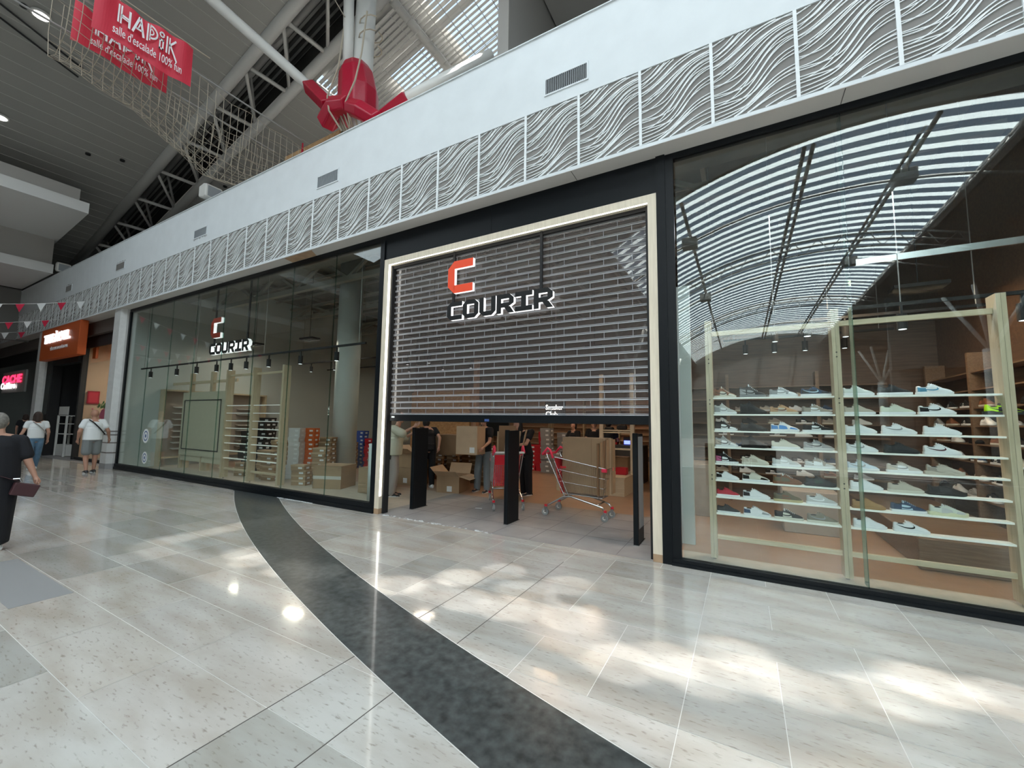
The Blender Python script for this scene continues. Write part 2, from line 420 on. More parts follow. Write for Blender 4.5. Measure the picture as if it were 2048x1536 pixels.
vent(-22.06, -21.45, 6.2, 6.42, 'farthest dirty air vent, above the orange shop sign', 'vent_grey', 'panel_grey', 2)
# ================================================================== shop windows
def window(name, x0, x1, zb, zt, joints, fin=.16):
    o = MB(); o.box(x0, x1, -.045, .06, 0, zb); o.box(x0, x1, -.06, -.045, 0, zb * .45); o.box(x0, x1, -.02, .07, zt, 4.965)
    fr = struct(name, o, 'black_metal')
    g = MB(); g.box(x0, x0 + .10, -.03, .02, zb, zt); f = g.build('window_frame', 'black_metal', fr)
    g = MB(); g.box(x1 - .1, x1, -.045, .06, zb, zt); f = g.build('window_frame', 'black_metal', fr)
    xs = [x0 + .12] + joints + [x1 - .1]
    for a, b in zip(xs, xs[1:]):
        g = MB(); g.box(a + .002, b - .002, 0, .012, zb, zt); g.build('glass_pane', 'window_glass', fr)
    for j in joints:
        g = MB(); g.box(j - .004, j + .004, .013, fin, zb, zt); g.build('glass_fin', 'glass_edge', fr)
    return fr
window('window_1', -16.73, -5.57, .165, 4.86, [-15.24, -13.86, -12.48, -11.1, -9.72, -8.345, -6.965], .03)
window('window_2', -.75, 4.6, .075, 4.88, [.995, 2.75])
# ================================================================== gate: black header, beech portal, LED lines
g = MB(); g.box(-5.57, -.85, -.02, .3, 4.485, 4.965); g.box(-.852, -.745, -.045, .3, 0, 4.965)
g.box(-3.3, -3.297, -.023, -.02, 4.485, 4.965); D1 = struct('door_1', g, 'header_metal')
g = MB(); g.box(-5.567, -5.46, -.035, .04, .09, 4.485); g.build('portal_post', 'beech', D1)
g = MB(); g.box(-.96, -.853, -.035, .04, .09, 4.485); g.build('portal_post', 'beech', D1)
g = MB(); g.box(-5.46, -.96, -.035, .06, 4.38, 4.485); g.build('portal_lintel', 'beech', D1)
for a, b in ((-5.567, -5.46), (-.96, -.853)):
    g = MB(); g.box(a, b, -.037, .04, 0, .09); tag(g.build('plinth_block', 'tan_board', D1), 'dull brown plinth block')
g = MB(); g.box(-5.46, -5.452, -.033, .008, .3, 4.38); g.build('light_strip', 'led_white', D1)
g = MB(); g.box(-5.46, -.96, -.034, -.014, 4.374, 4.38); g.build('light_strip', 'led_white', D1)
g = MB(); g.box(-5.46, -5.43, .04, .155, 0, 4.38); g.box(-1.0, -.96, .04, .155, 0, 4.38); g.box(-5.46, -.96, .06, .24, 4.33, 4.485); g.build('guide_rail', 'black_matt', D1)
# roller shutter
def shutter():
    r = thing('roller_shutter', (0, .115, 0), 'half-lowered see-through roller shutter with brick-pattern bars', 'shutter')
    x0, x1 = -5.42, -1.0; dz = .1005; n = 26; z = 1.70
    for k in range(n + 1):
        zk = z + k * dz; g = MB()
        g.tube([(x0, 0, zk), (x1, 0, zk)], .0085, 6); g.tube([(x0, -.004, zk + .018), (x1, -.004, zk + .018)], .0045, 5)
        if k < n:
            x = x0 + (.19 if k % 2 else .0) + .05
            while x < x1: g.tube([(x, -.006, zk + .01), (x, -.006, zk + dz)], .0042, 5); x += .38
        g.build('shutter_bar', 'shutter_alu', r)
        if k < n and k >= 0:
            g = MB(); g.box(x0, x1, .002, .005, zk + .022, zk + dz - .008); g.build('clear_slat', 'polycarbonate', r)
    g = MB(); g.box(x0, x1, -.03, .03, 1.585, 1.695); b = g.build('bottom_bar', 'black_metal', r, bevel=.004)
    g = MB(); g.box(-5.36, -5.29, -.032, -.03, 1.64, 1.67); g.build('sticker', 'sticker', b)
    mat('badge_blue', (.05, .10, .30), .5)
    g = MB(); g.box(-3.42, -3.34, -.032, -.03, 1.60, 1.635); bl = g.build('badge', 'badge_blue', b)
    return r
shutter()
# ================================================================== COURIR signs
def glyphs():
    t = .24; c = .22; G = {}
    W_ = 1.0
    G['C'] = [[(0, c), (c, 0), (t + .02, t), (t, t + .02), (t, .76), (0, 1 - c)], [(c, 0), (.9, 0), (.9, t), (t, t)], [(0, 1 - c), (t, .76), (.9, .76), (.9, 1), (c, 1)]]
    G['O'] = [[(0, c), (c, 0), (t, t), (t, .76), (c, 1), (0, 1 - c)], [(c, 0), (.9 - c, 0), (.9 - t, t), (t, t)], [(.9 - c, 0), (.9, c), (.9, 1 - c), (.9 - c, 1), (.9 - t, .76), (.9 - t, t)], [(c, 1), (t, .76), (.9 - t, .76), (.9 - c, 1)]]
    G['U'] = [[(0, c), (c, 0), (t, t), (t, 1), (0, 1)], [(c, 0), (.9 - c, 0), (.9 - t, t), (t, t)], [(.9 - c, 0), (.9, c), (.9, 1), (.9 - t, 1), (.9 - t, t)]]
    G['R'] = [[(0, 0), (t, 0), (t, 1), (0, 1)], [(t, .76), (.9 - t, .76), (.9 - c, 1), (t, 1)], [(.9 - t, .54), (.9, .5), (.9, .78), (.9 - c, 1), (.9 - t, .76)], [(t, .3), (.58, .3), (.9, .5), (.9 - t, .54), (t, .54)], [(.62, 0), (.92, 0), (.70, .34), (.42, .3)]]
    G['I'] = [[(.33, t), (.57, t), (.57, .76), (.33, .76)], [(.02, 0), (.88, 0), (.88, t), (.02, t)], [(.02, .76), (.88, .76), (.88, 1), (.02, 1)]]
    return G
def sign(loc, label, pole_top, cmat, group, d=.055):
    r = thing('shop_sign', loc, label, 'sign', group); G = glyphs()
    def put(name, ch, x, z, s, sx, face):
        g = MB()
        for p in G[ch]: g.slab([(x + a * s * sx, .002, z + b * s) for a, b in p], (0, 1, 0), d)
        o = g.build(name, 'halo_white', r)
        g = MB()
        for p in G[ch]: g.slab([(x + a * s * sx, 0, z + b * s) for a, b in p], (0, -1, 0), .006)
        g.build('letter_face', face, o)
    put('emblem', 'C', 0, .44, .53, 1.02, cmat)
    x = 0
    for ch in 'COURIR': put('letter', ch, x, 0, .29, 1.13, 'sign_black'); x += .3125
    g = MB(); g.box(.045, .082, .057, .09, .2, pole_top); g.build('hanging_pole', 'black_matt', r)
    g = MB(); g.box(1.625, 1.662, .057, .09, .2, pole_top); g.build('hanging_pole', 'black_matt', r)
    return r
sign((-4.12, -.01, 3.21), 'hanging shop sign with bright orange-red emblem and black block letters before the shutter', 1.17, 'logo_red', 'hanging signs of the shoe shop')
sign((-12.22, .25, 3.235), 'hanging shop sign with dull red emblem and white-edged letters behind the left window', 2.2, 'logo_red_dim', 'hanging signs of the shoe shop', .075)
for xx, zz, rr_, l in ((-14.83, 1.05, .2, 'round white and blue sticker on the left end of the shop window, upper one'), (-14.78, .44, .17, 'round pale sticker on the left end of the shop window, lower one')):
    r = thing('window_sticker', (xx, -.003, zz), l, 'sticker', 'round stickers on the window')
    for nm, a, b_, m_, yy in (('disc', 0, rr_, 'sticker', 0), ('ring', rr_ * .55, rr_ * .72, 'band_blue', -.001), ('dot', 0, rr_ * .25, 'band_blue', -.001)):
        mat('band_blue', (.06, .12, .28), .5); g = MB()
        for k in range(24):
            t0, t1 = k * math.pi / 12, (k + 1) * math.pi / 12
            g.quad((a * math.cos(t0), yy, a * math.sin(t0)), (b_ * math.cos(t0), yy, b_ * math.sin(t0)), (b_ * math.cos(t1), yy, b_ * math.sin(t1)), (a * math.cos(t1), yy, a * math.sin(t1))) if a else g._f([g.bm.verts.new(p) for p in ((0, yy, 0), (b_ * math.cos(t0), yy, b_ * math.sin(t0)), (b_ * math.cos(t1), yy, b_ * math.sin(t1)))])
        g.build(nm, m_, r)
# ================================================================== shop interior shell
g = MB(); g.box(-16.9, -16.75, .02, 13, 0, 6.6); struct('wall_left', g, 'column_white')
g = MB(); g.box(3.2, 3.35, .2, 13, 0, 6.6); struct('wall_right', g, 'wall_wood')
g = MB(); mat('back_wall', (.15, .125, .105), .8); g.box(-16.9, 3.35, 13, 13.15, 0, 6.6); struct('wall_back', g, 'back_wall')
g = MB(); g.box(-16.9, 4.6, .12, 13.1, 6.5, 6.62); struct('ceiling_shop', g, 'shop_concrete')
g = MB(); g.box(-16.75, 4.6, .3, 1.5, 5.55, 6.5); struct('ceiling_beam', g, 'shop_concrete')
# lattice girders and deck ribs
for y, zb in ((2.3, 5.45), (5.2, 5.7), (8.4, 5.7)):
    r = thing('lattice_girder', (0, y, 0), {2.3: 'heavy grey lattice girder under the shop ceiling nearest the windows', 5.2: 'grey lattice girder in the middle of the shop ceiling', 8.4: 'grey lattice girder at the back of the shop ceiling'}[y], 'girder', 'girders under the shop ceiling')
    g = MB(); g.box(-16.7, 3.1, -.07, .07, zb, zb + .14); g.build('bottom_chord', 'beam_grey', r)
    g = MB(); g.box(-16.7, 3.1, -.07, .07, 6.18, 6.27); g.build('top_chord', 'beam_grey', r)
    x = -16.4; k = 0
    while x < 2:
        g = MB(); g.bar((x, 0, 6.2 if k % 2 else zb + .1), (x + 1.15, 0, zb + .1 if k % 2 else 6.2), .08, .08); g.build('diagonal', 'beam_grey', r); x += 1.15; k += 1
g = MB()
for k in range(14): g.box(-16.5 + k * 1.45, -16.42 + k * 1.45, 1.5, 13, 6.40, 6.49)
for y in (3.4, 4.5, 6.2, 7.3): g.box(-16.7, 3.1, y, y + .05, 6.33, 6.40)
struct('ceiling_ribs', g, 'beam_grey')
# round column
g = MB(); g.cyl(-10.2, 3.0, 0, 6.5, .34, 40); o = g.build('round_column', 'column_white', smooth=False)
for p in o.data.polygons: p.use_smooth = len(p.vertices) == 4
tag(o, 'tall round pale column standing in the shop behind the left window', 'column')
# flat column in the right window
g = MB(); g.box(-.86, -.60, .95, 1.02, 0, 3.55); tag(g.build('wall_panel', 'column_white'), 'narrow pale standing panel at the left edge of the right window', 'panel')
# ================================================================== big roof over the mall
D0 = 16.0; YV = -(D0 - 5.17)
def sloped(g, x0, x1, y0, y1, t=.12, dz=0):
    n = 1
    g.hexa([(x0, y0, ZR(x0) + dz), (x1, y0, ZR(x1) + dz), (x1, y1, ZR(x1) + dz), (x0, y1, ZR(x0) + dz), (x0, y0, ZR(x0) + t + dz), (x1, y0, ZR(x1) + t + dz), (x1, y1, ZR(x1) + t + dz), (x0, y1, ZR(x0) + t + dz)])
g = MB(); sloped(g, -28.2, -8.0, -11, .80); sloped(g, -28.2, -12.1, 2.5, 11); sloped(g, -12.1, -8, 2.5, 2.62)
sloped(g, -28.2, -4.5, .5, 2.8, dz=1.1)
struct('ceiling', g, 'ceiling_grey')
g = MB()
x = -28
while x < -8.1:
    z = ZR(x) - .006
    g.box(x, x + .022, -13.9, .8, z, z + .01)
    if x < -12.2: g.box(x, x + .022, 2.5, 10.9, z, z + .01)
    x += .43
struct('ceiling_seams', g, 'ceiling_seam')
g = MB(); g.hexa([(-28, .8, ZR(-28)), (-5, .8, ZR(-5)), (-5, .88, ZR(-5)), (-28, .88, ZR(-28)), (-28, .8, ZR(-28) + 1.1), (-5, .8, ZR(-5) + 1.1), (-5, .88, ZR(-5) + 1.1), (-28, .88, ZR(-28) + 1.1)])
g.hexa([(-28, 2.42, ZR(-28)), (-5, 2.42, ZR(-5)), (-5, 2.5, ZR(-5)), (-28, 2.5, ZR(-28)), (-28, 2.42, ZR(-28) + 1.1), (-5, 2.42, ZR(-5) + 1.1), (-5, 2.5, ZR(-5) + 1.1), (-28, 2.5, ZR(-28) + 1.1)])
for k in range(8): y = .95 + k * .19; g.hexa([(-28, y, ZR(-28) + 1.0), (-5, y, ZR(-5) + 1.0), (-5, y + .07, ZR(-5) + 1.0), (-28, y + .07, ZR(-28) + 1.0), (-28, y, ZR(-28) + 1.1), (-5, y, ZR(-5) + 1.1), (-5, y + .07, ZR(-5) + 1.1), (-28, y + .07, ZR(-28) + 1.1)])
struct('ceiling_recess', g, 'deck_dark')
# roof truss with two round chords
r = thing('roof_truss', (-18, .945, ZR(-18)), 'long grey tubular roof truss running down to the left over the rope net', 'truss')
def LT(x, y, dz=0): return (x + 18, y - .945, ZR(x) - ZR(-18) + dz)
g = MB(); g.tube([LT(-27.9, .945), LT(-5, .945)], .165, 16); g.build('chord', 'steel_white', r, smooth=True)
g = MB(); g.tube([LT(-27.9, 2.33), LT(-5, 2.33)], .165, 16); g.build('chord', 'steel_white', r, smooth=True)
g = MB(); g.tube([LT(-27.9, 1.6, .95), LT(-5, 1.6, .95)], .12, 12); g.build('chord', 'steel_dim', r, smooth=True)
x = -26.6
while x < -6:
    g = MB(); g.tube([LT(x, .945), LT(x + .1, 2.33)], .065, 8); g.build('cross_brace', 'steel_white', r, smooth=True)
    for a in ((x, .945), (x + .1, 2.33)):
        g = MB(); g.tube([LT(*a), LT(x + .95, 1.6, .95)], .05, 8); g.build('diagonal_brace', 'steel_dim', r, smooth=True)
    g = MB(); g.tube([LT(x + .1, 2.33), LT(x + 1.93, .945)], .05, 8); g.build('diagonal_brace', 'steel_white', r, smooth=True)
    x += 1.93
# wall closing the roof on the left and behind
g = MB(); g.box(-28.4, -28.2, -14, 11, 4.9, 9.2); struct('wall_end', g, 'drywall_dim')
g = MB(); g.box(-34.2, -34, -46, 5, 0, 14); g.box(-34, -28.2, -11, 5.2, 7.2, 7.3); g.box(24, 24.2, -46, -10.7, 0, 12); struct('wall_sky_block', g, 'drywall_dim')  # outer walls and slab added to keep open sky out of the reflections
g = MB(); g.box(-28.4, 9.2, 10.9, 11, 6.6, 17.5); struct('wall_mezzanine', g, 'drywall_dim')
g = MB(); g.box(-4.9, -4.6, 2.6, 10.9, 7.0, 15.2); g.box(-4.95, -4.55, 2.5, 10.9, 9.0, 9.4); struct('wall_bulkhead', g, 'drywall')
g = MB(); g.box(-28.4, 9.2, .12, 10.9, 6.62, 6.7); struct('floor_mezzanine', g, 'drywall')
# direct skylight with louvres, seen above the fascia
g = MB()
y = 2.7
while y < 10.8:
    sloped(g, -12.0, -4.9, y, y + (.075 if (4.1 < y < 7.2) else .11), .02, .0); y += .16
sk = struct('window_3', g, 'steel_white')
g = MB()
for x in (-12.1, -8.46, -5.0): g.tube([(x, 2.5, ZR(x) - .1), (x, 10.9, ZR(x) - .1)], .13, 12)
for y in (4.0, 7.3): g.tube([(-12.1, y, ZR(-12.1) + .05), (-4.9, y, ZR(-4.9) + .05)], .07, 10)
g.build('rafter', 'steel_white', sk, smooth=True)
g = MB()
for a, b, c, d in ((-12, -10.4, 2.7, 10.8), (-8.9, -8.0, 2.7, 10.8), (-10.4, -8.9, 2.7, 4.2), (-10.4, -8.9, 7.2, 10.8), (-5.9, -4.9, 2.7, 10.8), (-8.0, -5.9, 7.6, 10.8)): sloped(g, a, b, c, d, .03, .35)
g.build('blind_panel', 'steel_dim', sk)
g = MB()
x = -12.0
while x < -4.95: g.tube([(x, 2.5, ZR(x) - .35), (x, 10.9, ZR(x) - .35)], .012, 4); x += .42
y = 2.6
while y < 10.9: g.tube([(-12.0, y, ZR(-12) - .35), (-4.95, y, ZR(-4.95) - .35)], .012, 4); y += .42
o = g.build('mesh_net', 'steel_white'); tag(o, 'square wire mesh stretched below the louvred skylight behind the mast', 'net')
# unseen flat roof added to block the sun, pinholes placed for the floor spots
holes = [(-4.87, -2.39), (-3.89, -2.24), (-2.96, -2.06), (-2.66, -1.98), (-2.58, -1.6), (-2.21, -2.0), (-1.84, -1.95), (-1.3, -1.84), (-.98, -2.17), (-.77, -2.26), (-.5, -2.07), (-.28, -2.13), (.07, -1.92), (.25, -1.96), (.55, -1.87), (.98, -1.5), (1.37, -1.46), (-.6, -.47), (-.21, -.45), (.17, -.43), (-5.2, -2.3), (-1.55, -1.2), (-1.7, -1.9), (1.6, -1.9), (-2.3, -1.2), (-1.9, -1.55), (-4.3, -2.35), (-3.3, -2.2), (.75, -1.75), (-.1, -1.75)]
RZ = 13.6
def roof_with_holes():
    hs = []; rr = random.Random(5)
    for hx, hy in holes:
        X, Y = hx + .15 * RZ, hy + .10 * RZ; sx = rr.uniform(.045, .095); sy = rr.uniform(.020, .033); hs.append((X - sx, X + sx, Y - sy, Y + sy))
    xs = sorted({-4.5, 9.2} | {v for h in hs for v in h[:2]}); ys = sorted({-1.4, 2.6} | {v for h in hs for v in h[2:]})
    g = MB()
    for a, b in zip(xs, xs[1:]):
        run = None
        for c, d in zip(ys, ys[1:]):
            mx, my = (a + b) / 2, (c + d) / 2
            hole = any(h[0] < mx < h[1] and h[2] < my < h[3] for h in hs)
            if hole:
                if run is not None: g.box(a, b, run, c, RZ, RZ + .02); run = None
            elif run is None: run = c
        if run is not None: g.box(a, b, run, ys[-1], RZ, RZ + .02)
    g.box(-8, 9.2, YV + .1, -1.4, 13.7, 13.8); g.box(-8, -4.5, -1.4, .8, 13.7, 14.6); g.box(-4.55, 9.2, 2.6, 11, 13.6, 15.5); g.box(-8.1, -8.0, -14, .8, 13.4, 14.5)
    struct('ceiling_sun_mask', g, 'drywall')
roof_with_holes()
g = MB(); g.box(9.1, 9.2, -10.7, 11, 0, 14); struct('wall_far_right', g, 'drywall')
# ------------------------------------------------------------------ barrel skylight of the mall arm behind (seen mirrored in the panes)
cx_, cz_, ra = 3.9, 1.6 + D0 * .607 - 15.5, 15.5
def VZ(x): return cz_ + math.sqrt(ra * ra - (x - cx_) ** 2)
VX0, VX1 = -4.6, 7.6
g = MB(); nx = 12
k = 0; y = YV - .3
while y > -46:
    for i in range(nx):
        a = VX0 + (VX1 - VX0) * i / nx; b = VX0 + (VX1 - VX0) * (i + 1) / nx
        g.quad((a, y - .155, VZ(a)), (b, y - .155, VZ(b)), (b, y + .155, VZ(b)), (a, y + .155, VZ(a)))
    y -= .71
vs = struct('window_4', g, 'louvre_white')
g = MB()
for x in (VX0, -1.75, 2.1, 2.35, 5.4, VX1): g.tube([(x, YV, VZ(x) - .35), (x, -46, VZ(x) - .35)], .07 if x not in (VX0, VX1) else .22, 8)
g.build('rafter', 'steel_dim', vs)
g = MB()
for x in (5.2, VX1 - .2):
    for i in range(30): y = YV - i * 1.15; g.tube([(x - .3, y, VZ(x) - .9), (x + .05, y - .58, VZ(x) - .35), (x - .3, y - 1.15, VZ(x) - .9)], .035, 5)
    g.tube([(x - .3, YV, VZ(x) - .9), (x - .3, -46, VZ(x) - .9)], .05, 6)
g.build('lattice_rafter', 'steel_dim', vs)
for j, yy in enumerate((YV - 2.8, YV - 7.5, YV - 11.5, YV - 18, YV - 26)):
    r = thing('arched_girder', (0, yy, 0), 'thin arched tube girder under the barrel skylight behind the camera', 'girder', 'arched girders of the barrel skylight')
    pts = [(x, 0, VZ(x) - .75 - .02 * abs(x)) for x in [VX0 - 1.5 + i * (VX1 - VX0 + 3) / 16 for i in range(17)]]
    g = MB(); g.tube(pts, .05, 8); g.build('tube', 'steel_white', r, smooth=True)
    if j in (1, 3):
        g = MB(); g.tube([(p[0], -.5, p[2] - .1) for p in pts], .045, 8); g.tube([(p[0], -.2, p[2] - .55) for p in pts], .04, 8)
        for a, b in zip(pts, pts[1:]): g.tube([a, ((a[0] + b[0]) / 2, -.2, (a[2] + b[2]) / 2 - .55), b], .022, 5)
        g.build('lattice', 'steel_white', r, smooth=True)
    if j in (0, 2):
        for x in (-1.75, 5.3):
            g = MB(); g.box(x - .3, x + .3, -.25, .25, VZ(x) - 1.0, VZ(x) - .6); g.build('projector_box', 'steel_dim', r)
g = MB()   # bulkhead around the mouth of the barrel skylight and sloping side ceilings
n = 14
for i in range(n):
    a = VX0 + (VX1 - VX0) * i / n; b = VX0 + (VX1 - VX0) * (i + 1) / n
    g.hexa([(a, YV + .1, VZ(a) - .2), (b, YV + .1, VZ(b) - .2), (b, YV + .3, VZ(b) - .2), (a, YV + .3, VZ(a) - .2), (a, YV + .1, 13.7), (b, YV + .1, 13.7), (b, YV + .3, 13.7), (a, YV + .3, 13.7)])
g.box(-34, VX0, YV + .1, YV + .3, 7.2, 13.7); g.box(VX1, 24, YV + .1, YV + .3, 8, 13.7); g.box(9.2, 24, YV + .1, YV + .3, 0, 8)
g.hexa([(-34, -46, 7.6), (VX0, -46, VZ(VX0) - .2), (VX0, YV + .2, VZ(VX0) - .2), (-34, YV + .2, 7.6), (-34, -46, 7.7), (VX0, -46, VZ(VX0) - .1), (VX0, YV + .2, VZ(VX0) - .1), (-34, YV + .2, 7.7)])
g.hexa([(VX1, -46, VZ(VX1) - .2), (24, -46, 8), (24, YV + .2, 8), (VX1, YV + .2, VZ(VX1) - .2), (VX1, -46, VZ(VX1) - .1), (24, -46, 8.1), (24, YV + .2, 8.1), (VX1, YV + .2, VZ(VX1) - .1)])
struct('ceiling_arm', g, 'ceiling_grey')
g = MB(); g.box(-34, 24, -46.2, -46, 0, 12); struct('wall_opposite', g, 'drywall_dim')  # dim light of the hall put into the darker wall colour
mat('dimmed_floor', (.10, .095, .09), .5)  # hall floor darker than the tiles, standing in for dim light there
g = MB(); g.box(-34, 24, -46, -12, -.06, -.001); struct('floor_arm', g, 'dimmed_floor')
# opposite side of the mall: band and shop fronts darkened for the dim hall, tree-like steel posts
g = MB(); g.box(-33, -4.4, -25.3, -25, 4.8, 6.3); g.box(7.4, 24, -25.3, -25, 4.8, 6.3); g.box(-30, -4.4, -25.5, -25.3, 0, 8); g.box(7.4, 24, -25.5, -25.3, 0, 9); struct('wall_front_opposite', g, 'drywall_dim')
g = MB()
for x in (-26, -20.5, -15, -9.5, 8.2, 13.6): g.box(x, x + 4.4, -25.28, -25.02, 0, 4.2)
struct('door_2', g, 'shop_wall_dark')
for k, (x, y) in enumerate(((8.3, -17), (-5.2, -17), (8.3, -31), (-5.2, -31))):
    r = thing('tree_post', (x, y, 0), 'white steel post branching like a tree under the barrel skylight', 'column', 'branching posts of the mall arm')
    g = MB(); g.cyl(0, 0, 0, 4.6, .24, 16); g.build('trunk', 'mast_white', r, smooth=True)
    for a in range(4):
        an = a * math.pi / 2 + .6; g = MB(); g.tube([(0, 0, 4.5), (1.2 * math.cos(an), 1.2 * math.sin(an), 6.9)], .07, 8); g.build('branch', 'mast_white', r, smooth=True)
text('sign_lettering', 'Magic', .3, (.18, -7.0, .47), 'text_white', rot=(math.pi / 2, 0, math.pi), width=.62)
_o = bpy.data.objects['sign_lettering']; tag(_o, 'small white lettering standing on the low board behind the camera', 'lettering')
g = MB(); g.box(-.9, .7, -7.2, -7.02, 0, 1.1); tag(g.build('promotion_board', 'wall_wood'), 'low brown wooden promotion board with white lettering behind the camera', 'board')
# ================================================================== mast with red pads behind the fascia
r = thing('steel_mast', (-8.15, 1.35, 6.7), 'white branching steel mast wrapped in red pads, rising behind the fascia', 'mast')
def LM(x, y, z): return (x + 8.15, y - 1.35, z - 6.7)
g = MB(); g.tube([LM(-8.35, 1.5, 6.7), LM(-8.33, 1.5, 13.8)], .25, 24); g.build('main_tube', 'mast_white', r, smooth=True)
g = MB(); g.tube([LM(-8.50, 1.2, 9.9), LM(-8.58, 1.1, 13.7)], .13, 16); g.build('front_tube', 'mast_white', r, smooth=True)
g = MB(); g.tube([LM(-8.4, 1.3, 9.35), LM(-9.82, 1.0, 10.45), LM(-10.95, -1.0, 11.75), LM(-11.5, -1.95, 12.4)], .13, 16); g.build('strut', 'mast_white', r, smooth=True)
g = MB(); g.tube([LM(-8, 1.4, 8.5), LM(-6.5, 1.2, 8.88), LM(-4.95, 2.4, 10.3)], .14, 16); g.build('strut', 'mast_white', r, smooth=True)
def pad(name, pts, w, n=6, sq=1.0, par=r):
    g = MB(); g.tube([LM(*p) for p in pts], w, n); o = g.build(name, 'red_pad', par, bevel=.035, seg=3); return o
pad('red_pad', [(-8.3, 1.4, 9.2), (-8.33, 1.4, 9.9), (-8.38, 1.36, 10.4), (-8.42, 1.36, 10.62)], [.50, .50, .44, .34], 10)
pad('arm_pad', [(-8.95, 1.0, 9.55), (-9.82, 1.0, 10.45)], .21, 4)
pad('arm_pad', [(-7.25, 1.15, 8.62), (-6.40, 1.2, 8.90)], .20, 4)
pad('collar_pad', [(-9.02, 1.05, 9.15), (-8.5, .88, 9.27), (-8.0, .86, 9.12)], [.27, .25, .20], 6)
pad('collar_pad', [(-7.92, .86, 9.02), (-7.55, .88, 8.80), (-7.1, 1.0, 8.45)], [.20, .22, .22], 6)
g = MB()
for i in range(12):
    a = math.pi * (1.0 + i / 11); g.tube([LM(-8.15 + .55 * math.cos(a), 1.4 + .5 * math.sin(a), 9.05), LM(-8.15 + .27 * math.cos(a + .3), 1.5 + .3 * math.sin(a + .3), 8.35)], .022, 5)
g.build('lashing_rope', 'rope', r)
g = MB()
for s in (-1, 1):
    g.tube([LM(-8.15 + s * .42, 1.05, 11.6), LM(-8.15 + s * .42, .95, 10.4), LM(-8.15 + s * .50, .75, 9.5), LM(-8.15 + s * .30, .68, 9.0), LM(-8.15 + s * .15, .95, 8.6)], .022, 6)
for z in (11.1, 11.5): g.tube([LM(-8.1 + .29 * math.cos(a * .5), 1.5 + .29 * math.sin(a * .5), z + .03 * a) for a in range(13)], .016, 5)
g.tube([LM(-8.5, 1.0, 11.8), LM(-9.3, .5, 13.4)], .014, 5); g.build('hanging_rope', 'rope', r)
g = MB(); g.box(-1.32, -1.16, -.85, -.7, 6.0, 6.35); g.build('pulley', 'black_matt', r)
# wooden pallets/frames beside the mast
r = thing('wooden_frame', (-10.4, 1.7, 6.7), 'raw pine and board crate standing on the mezzanine left of the mast', 'crate')
g = MB(); g.box(-1.3, 1.1, 0, .05, 0, 2.45); g.build('back_board', 'osb', r)
g = MB()
for x in (-1.3, -.75, -.1, .5, 1.05): g.box(x, x + .1, -.08, 0, 0, 2.72)
g.box(-1.3, 1.15, -.12, -.02, 2.58, 2.7); g.box(-1.3, 1.15, -.12, -.02, 2.2, 2.28); g.build('pine_bars', 'osb', r)
g = MB(); g.cyl(-.25, -.25, 1.9, 2.7, .05, 10, .02); tag(g.build('red_cone', 'red_pad', r), 'small red pointed cone')
# ------------------------------------------------------------------ rope net corridor and banners
def net():
    g = MB(); X = -10.3
    def P(u, v):   # u along y, v round the trough
        y = -3.25 + u * 4.7; a = v; sag = .12 * math.sin(u * 9) + .1 * math.sin(u * 4 + 1)
        w = .62; pts = [(0, 1.05), (0, .35), (-.12, -.05), (-.55, -.2), (-1.0, -.05), (-1.15, .4), (-1.15, 1.05)]
        t = v * (len(pts) - 1); i = min(int(t), len(pts) - 2); f = t - i
        px = pts[i][0] * (1 - f) + pts[i + 1][0] * f; pz = pts[i][1] * (1 - f) + pts[i + 1][1] * f
        return Vector((X + px + .06 * math.sin(u * 13 + v * 5), y, 7.72 + .26 * max(-.6 - y, 0) + pz * 1.25 + sag * (1 - abs(v - .5)) + .03 * math.sin(u * 31 + v * 9)))
    nu, nv = 30, 18
    for i in range(nu + 1):
        g.tube([P(i / nu, j / nv) for j in range(nv + 1)], .006, 4, caps=False)
    for j in range(nv + 1):
        g.tube([P(i / nu, j / nv) for i in range(nu + 1)], .006, 4, caps=False)
    tag(g.build('rope_net', 'rope'), 'sagging knotted rope net corridor crossing above the fascia', 'net')
    g = MB(); g.tube([(-10.3, -4.2, 9.2), (-10.3, 1.2, 9.2)], .02, 6); g.tube([(-11.45, -4.2, 9.2), (-11.45, 1.2, 9.2)], .02, 6); tag(g.build('support_cable', 'steel_dim'), 'pair of steel cables from which the rope net hangs', 'cable')
net()
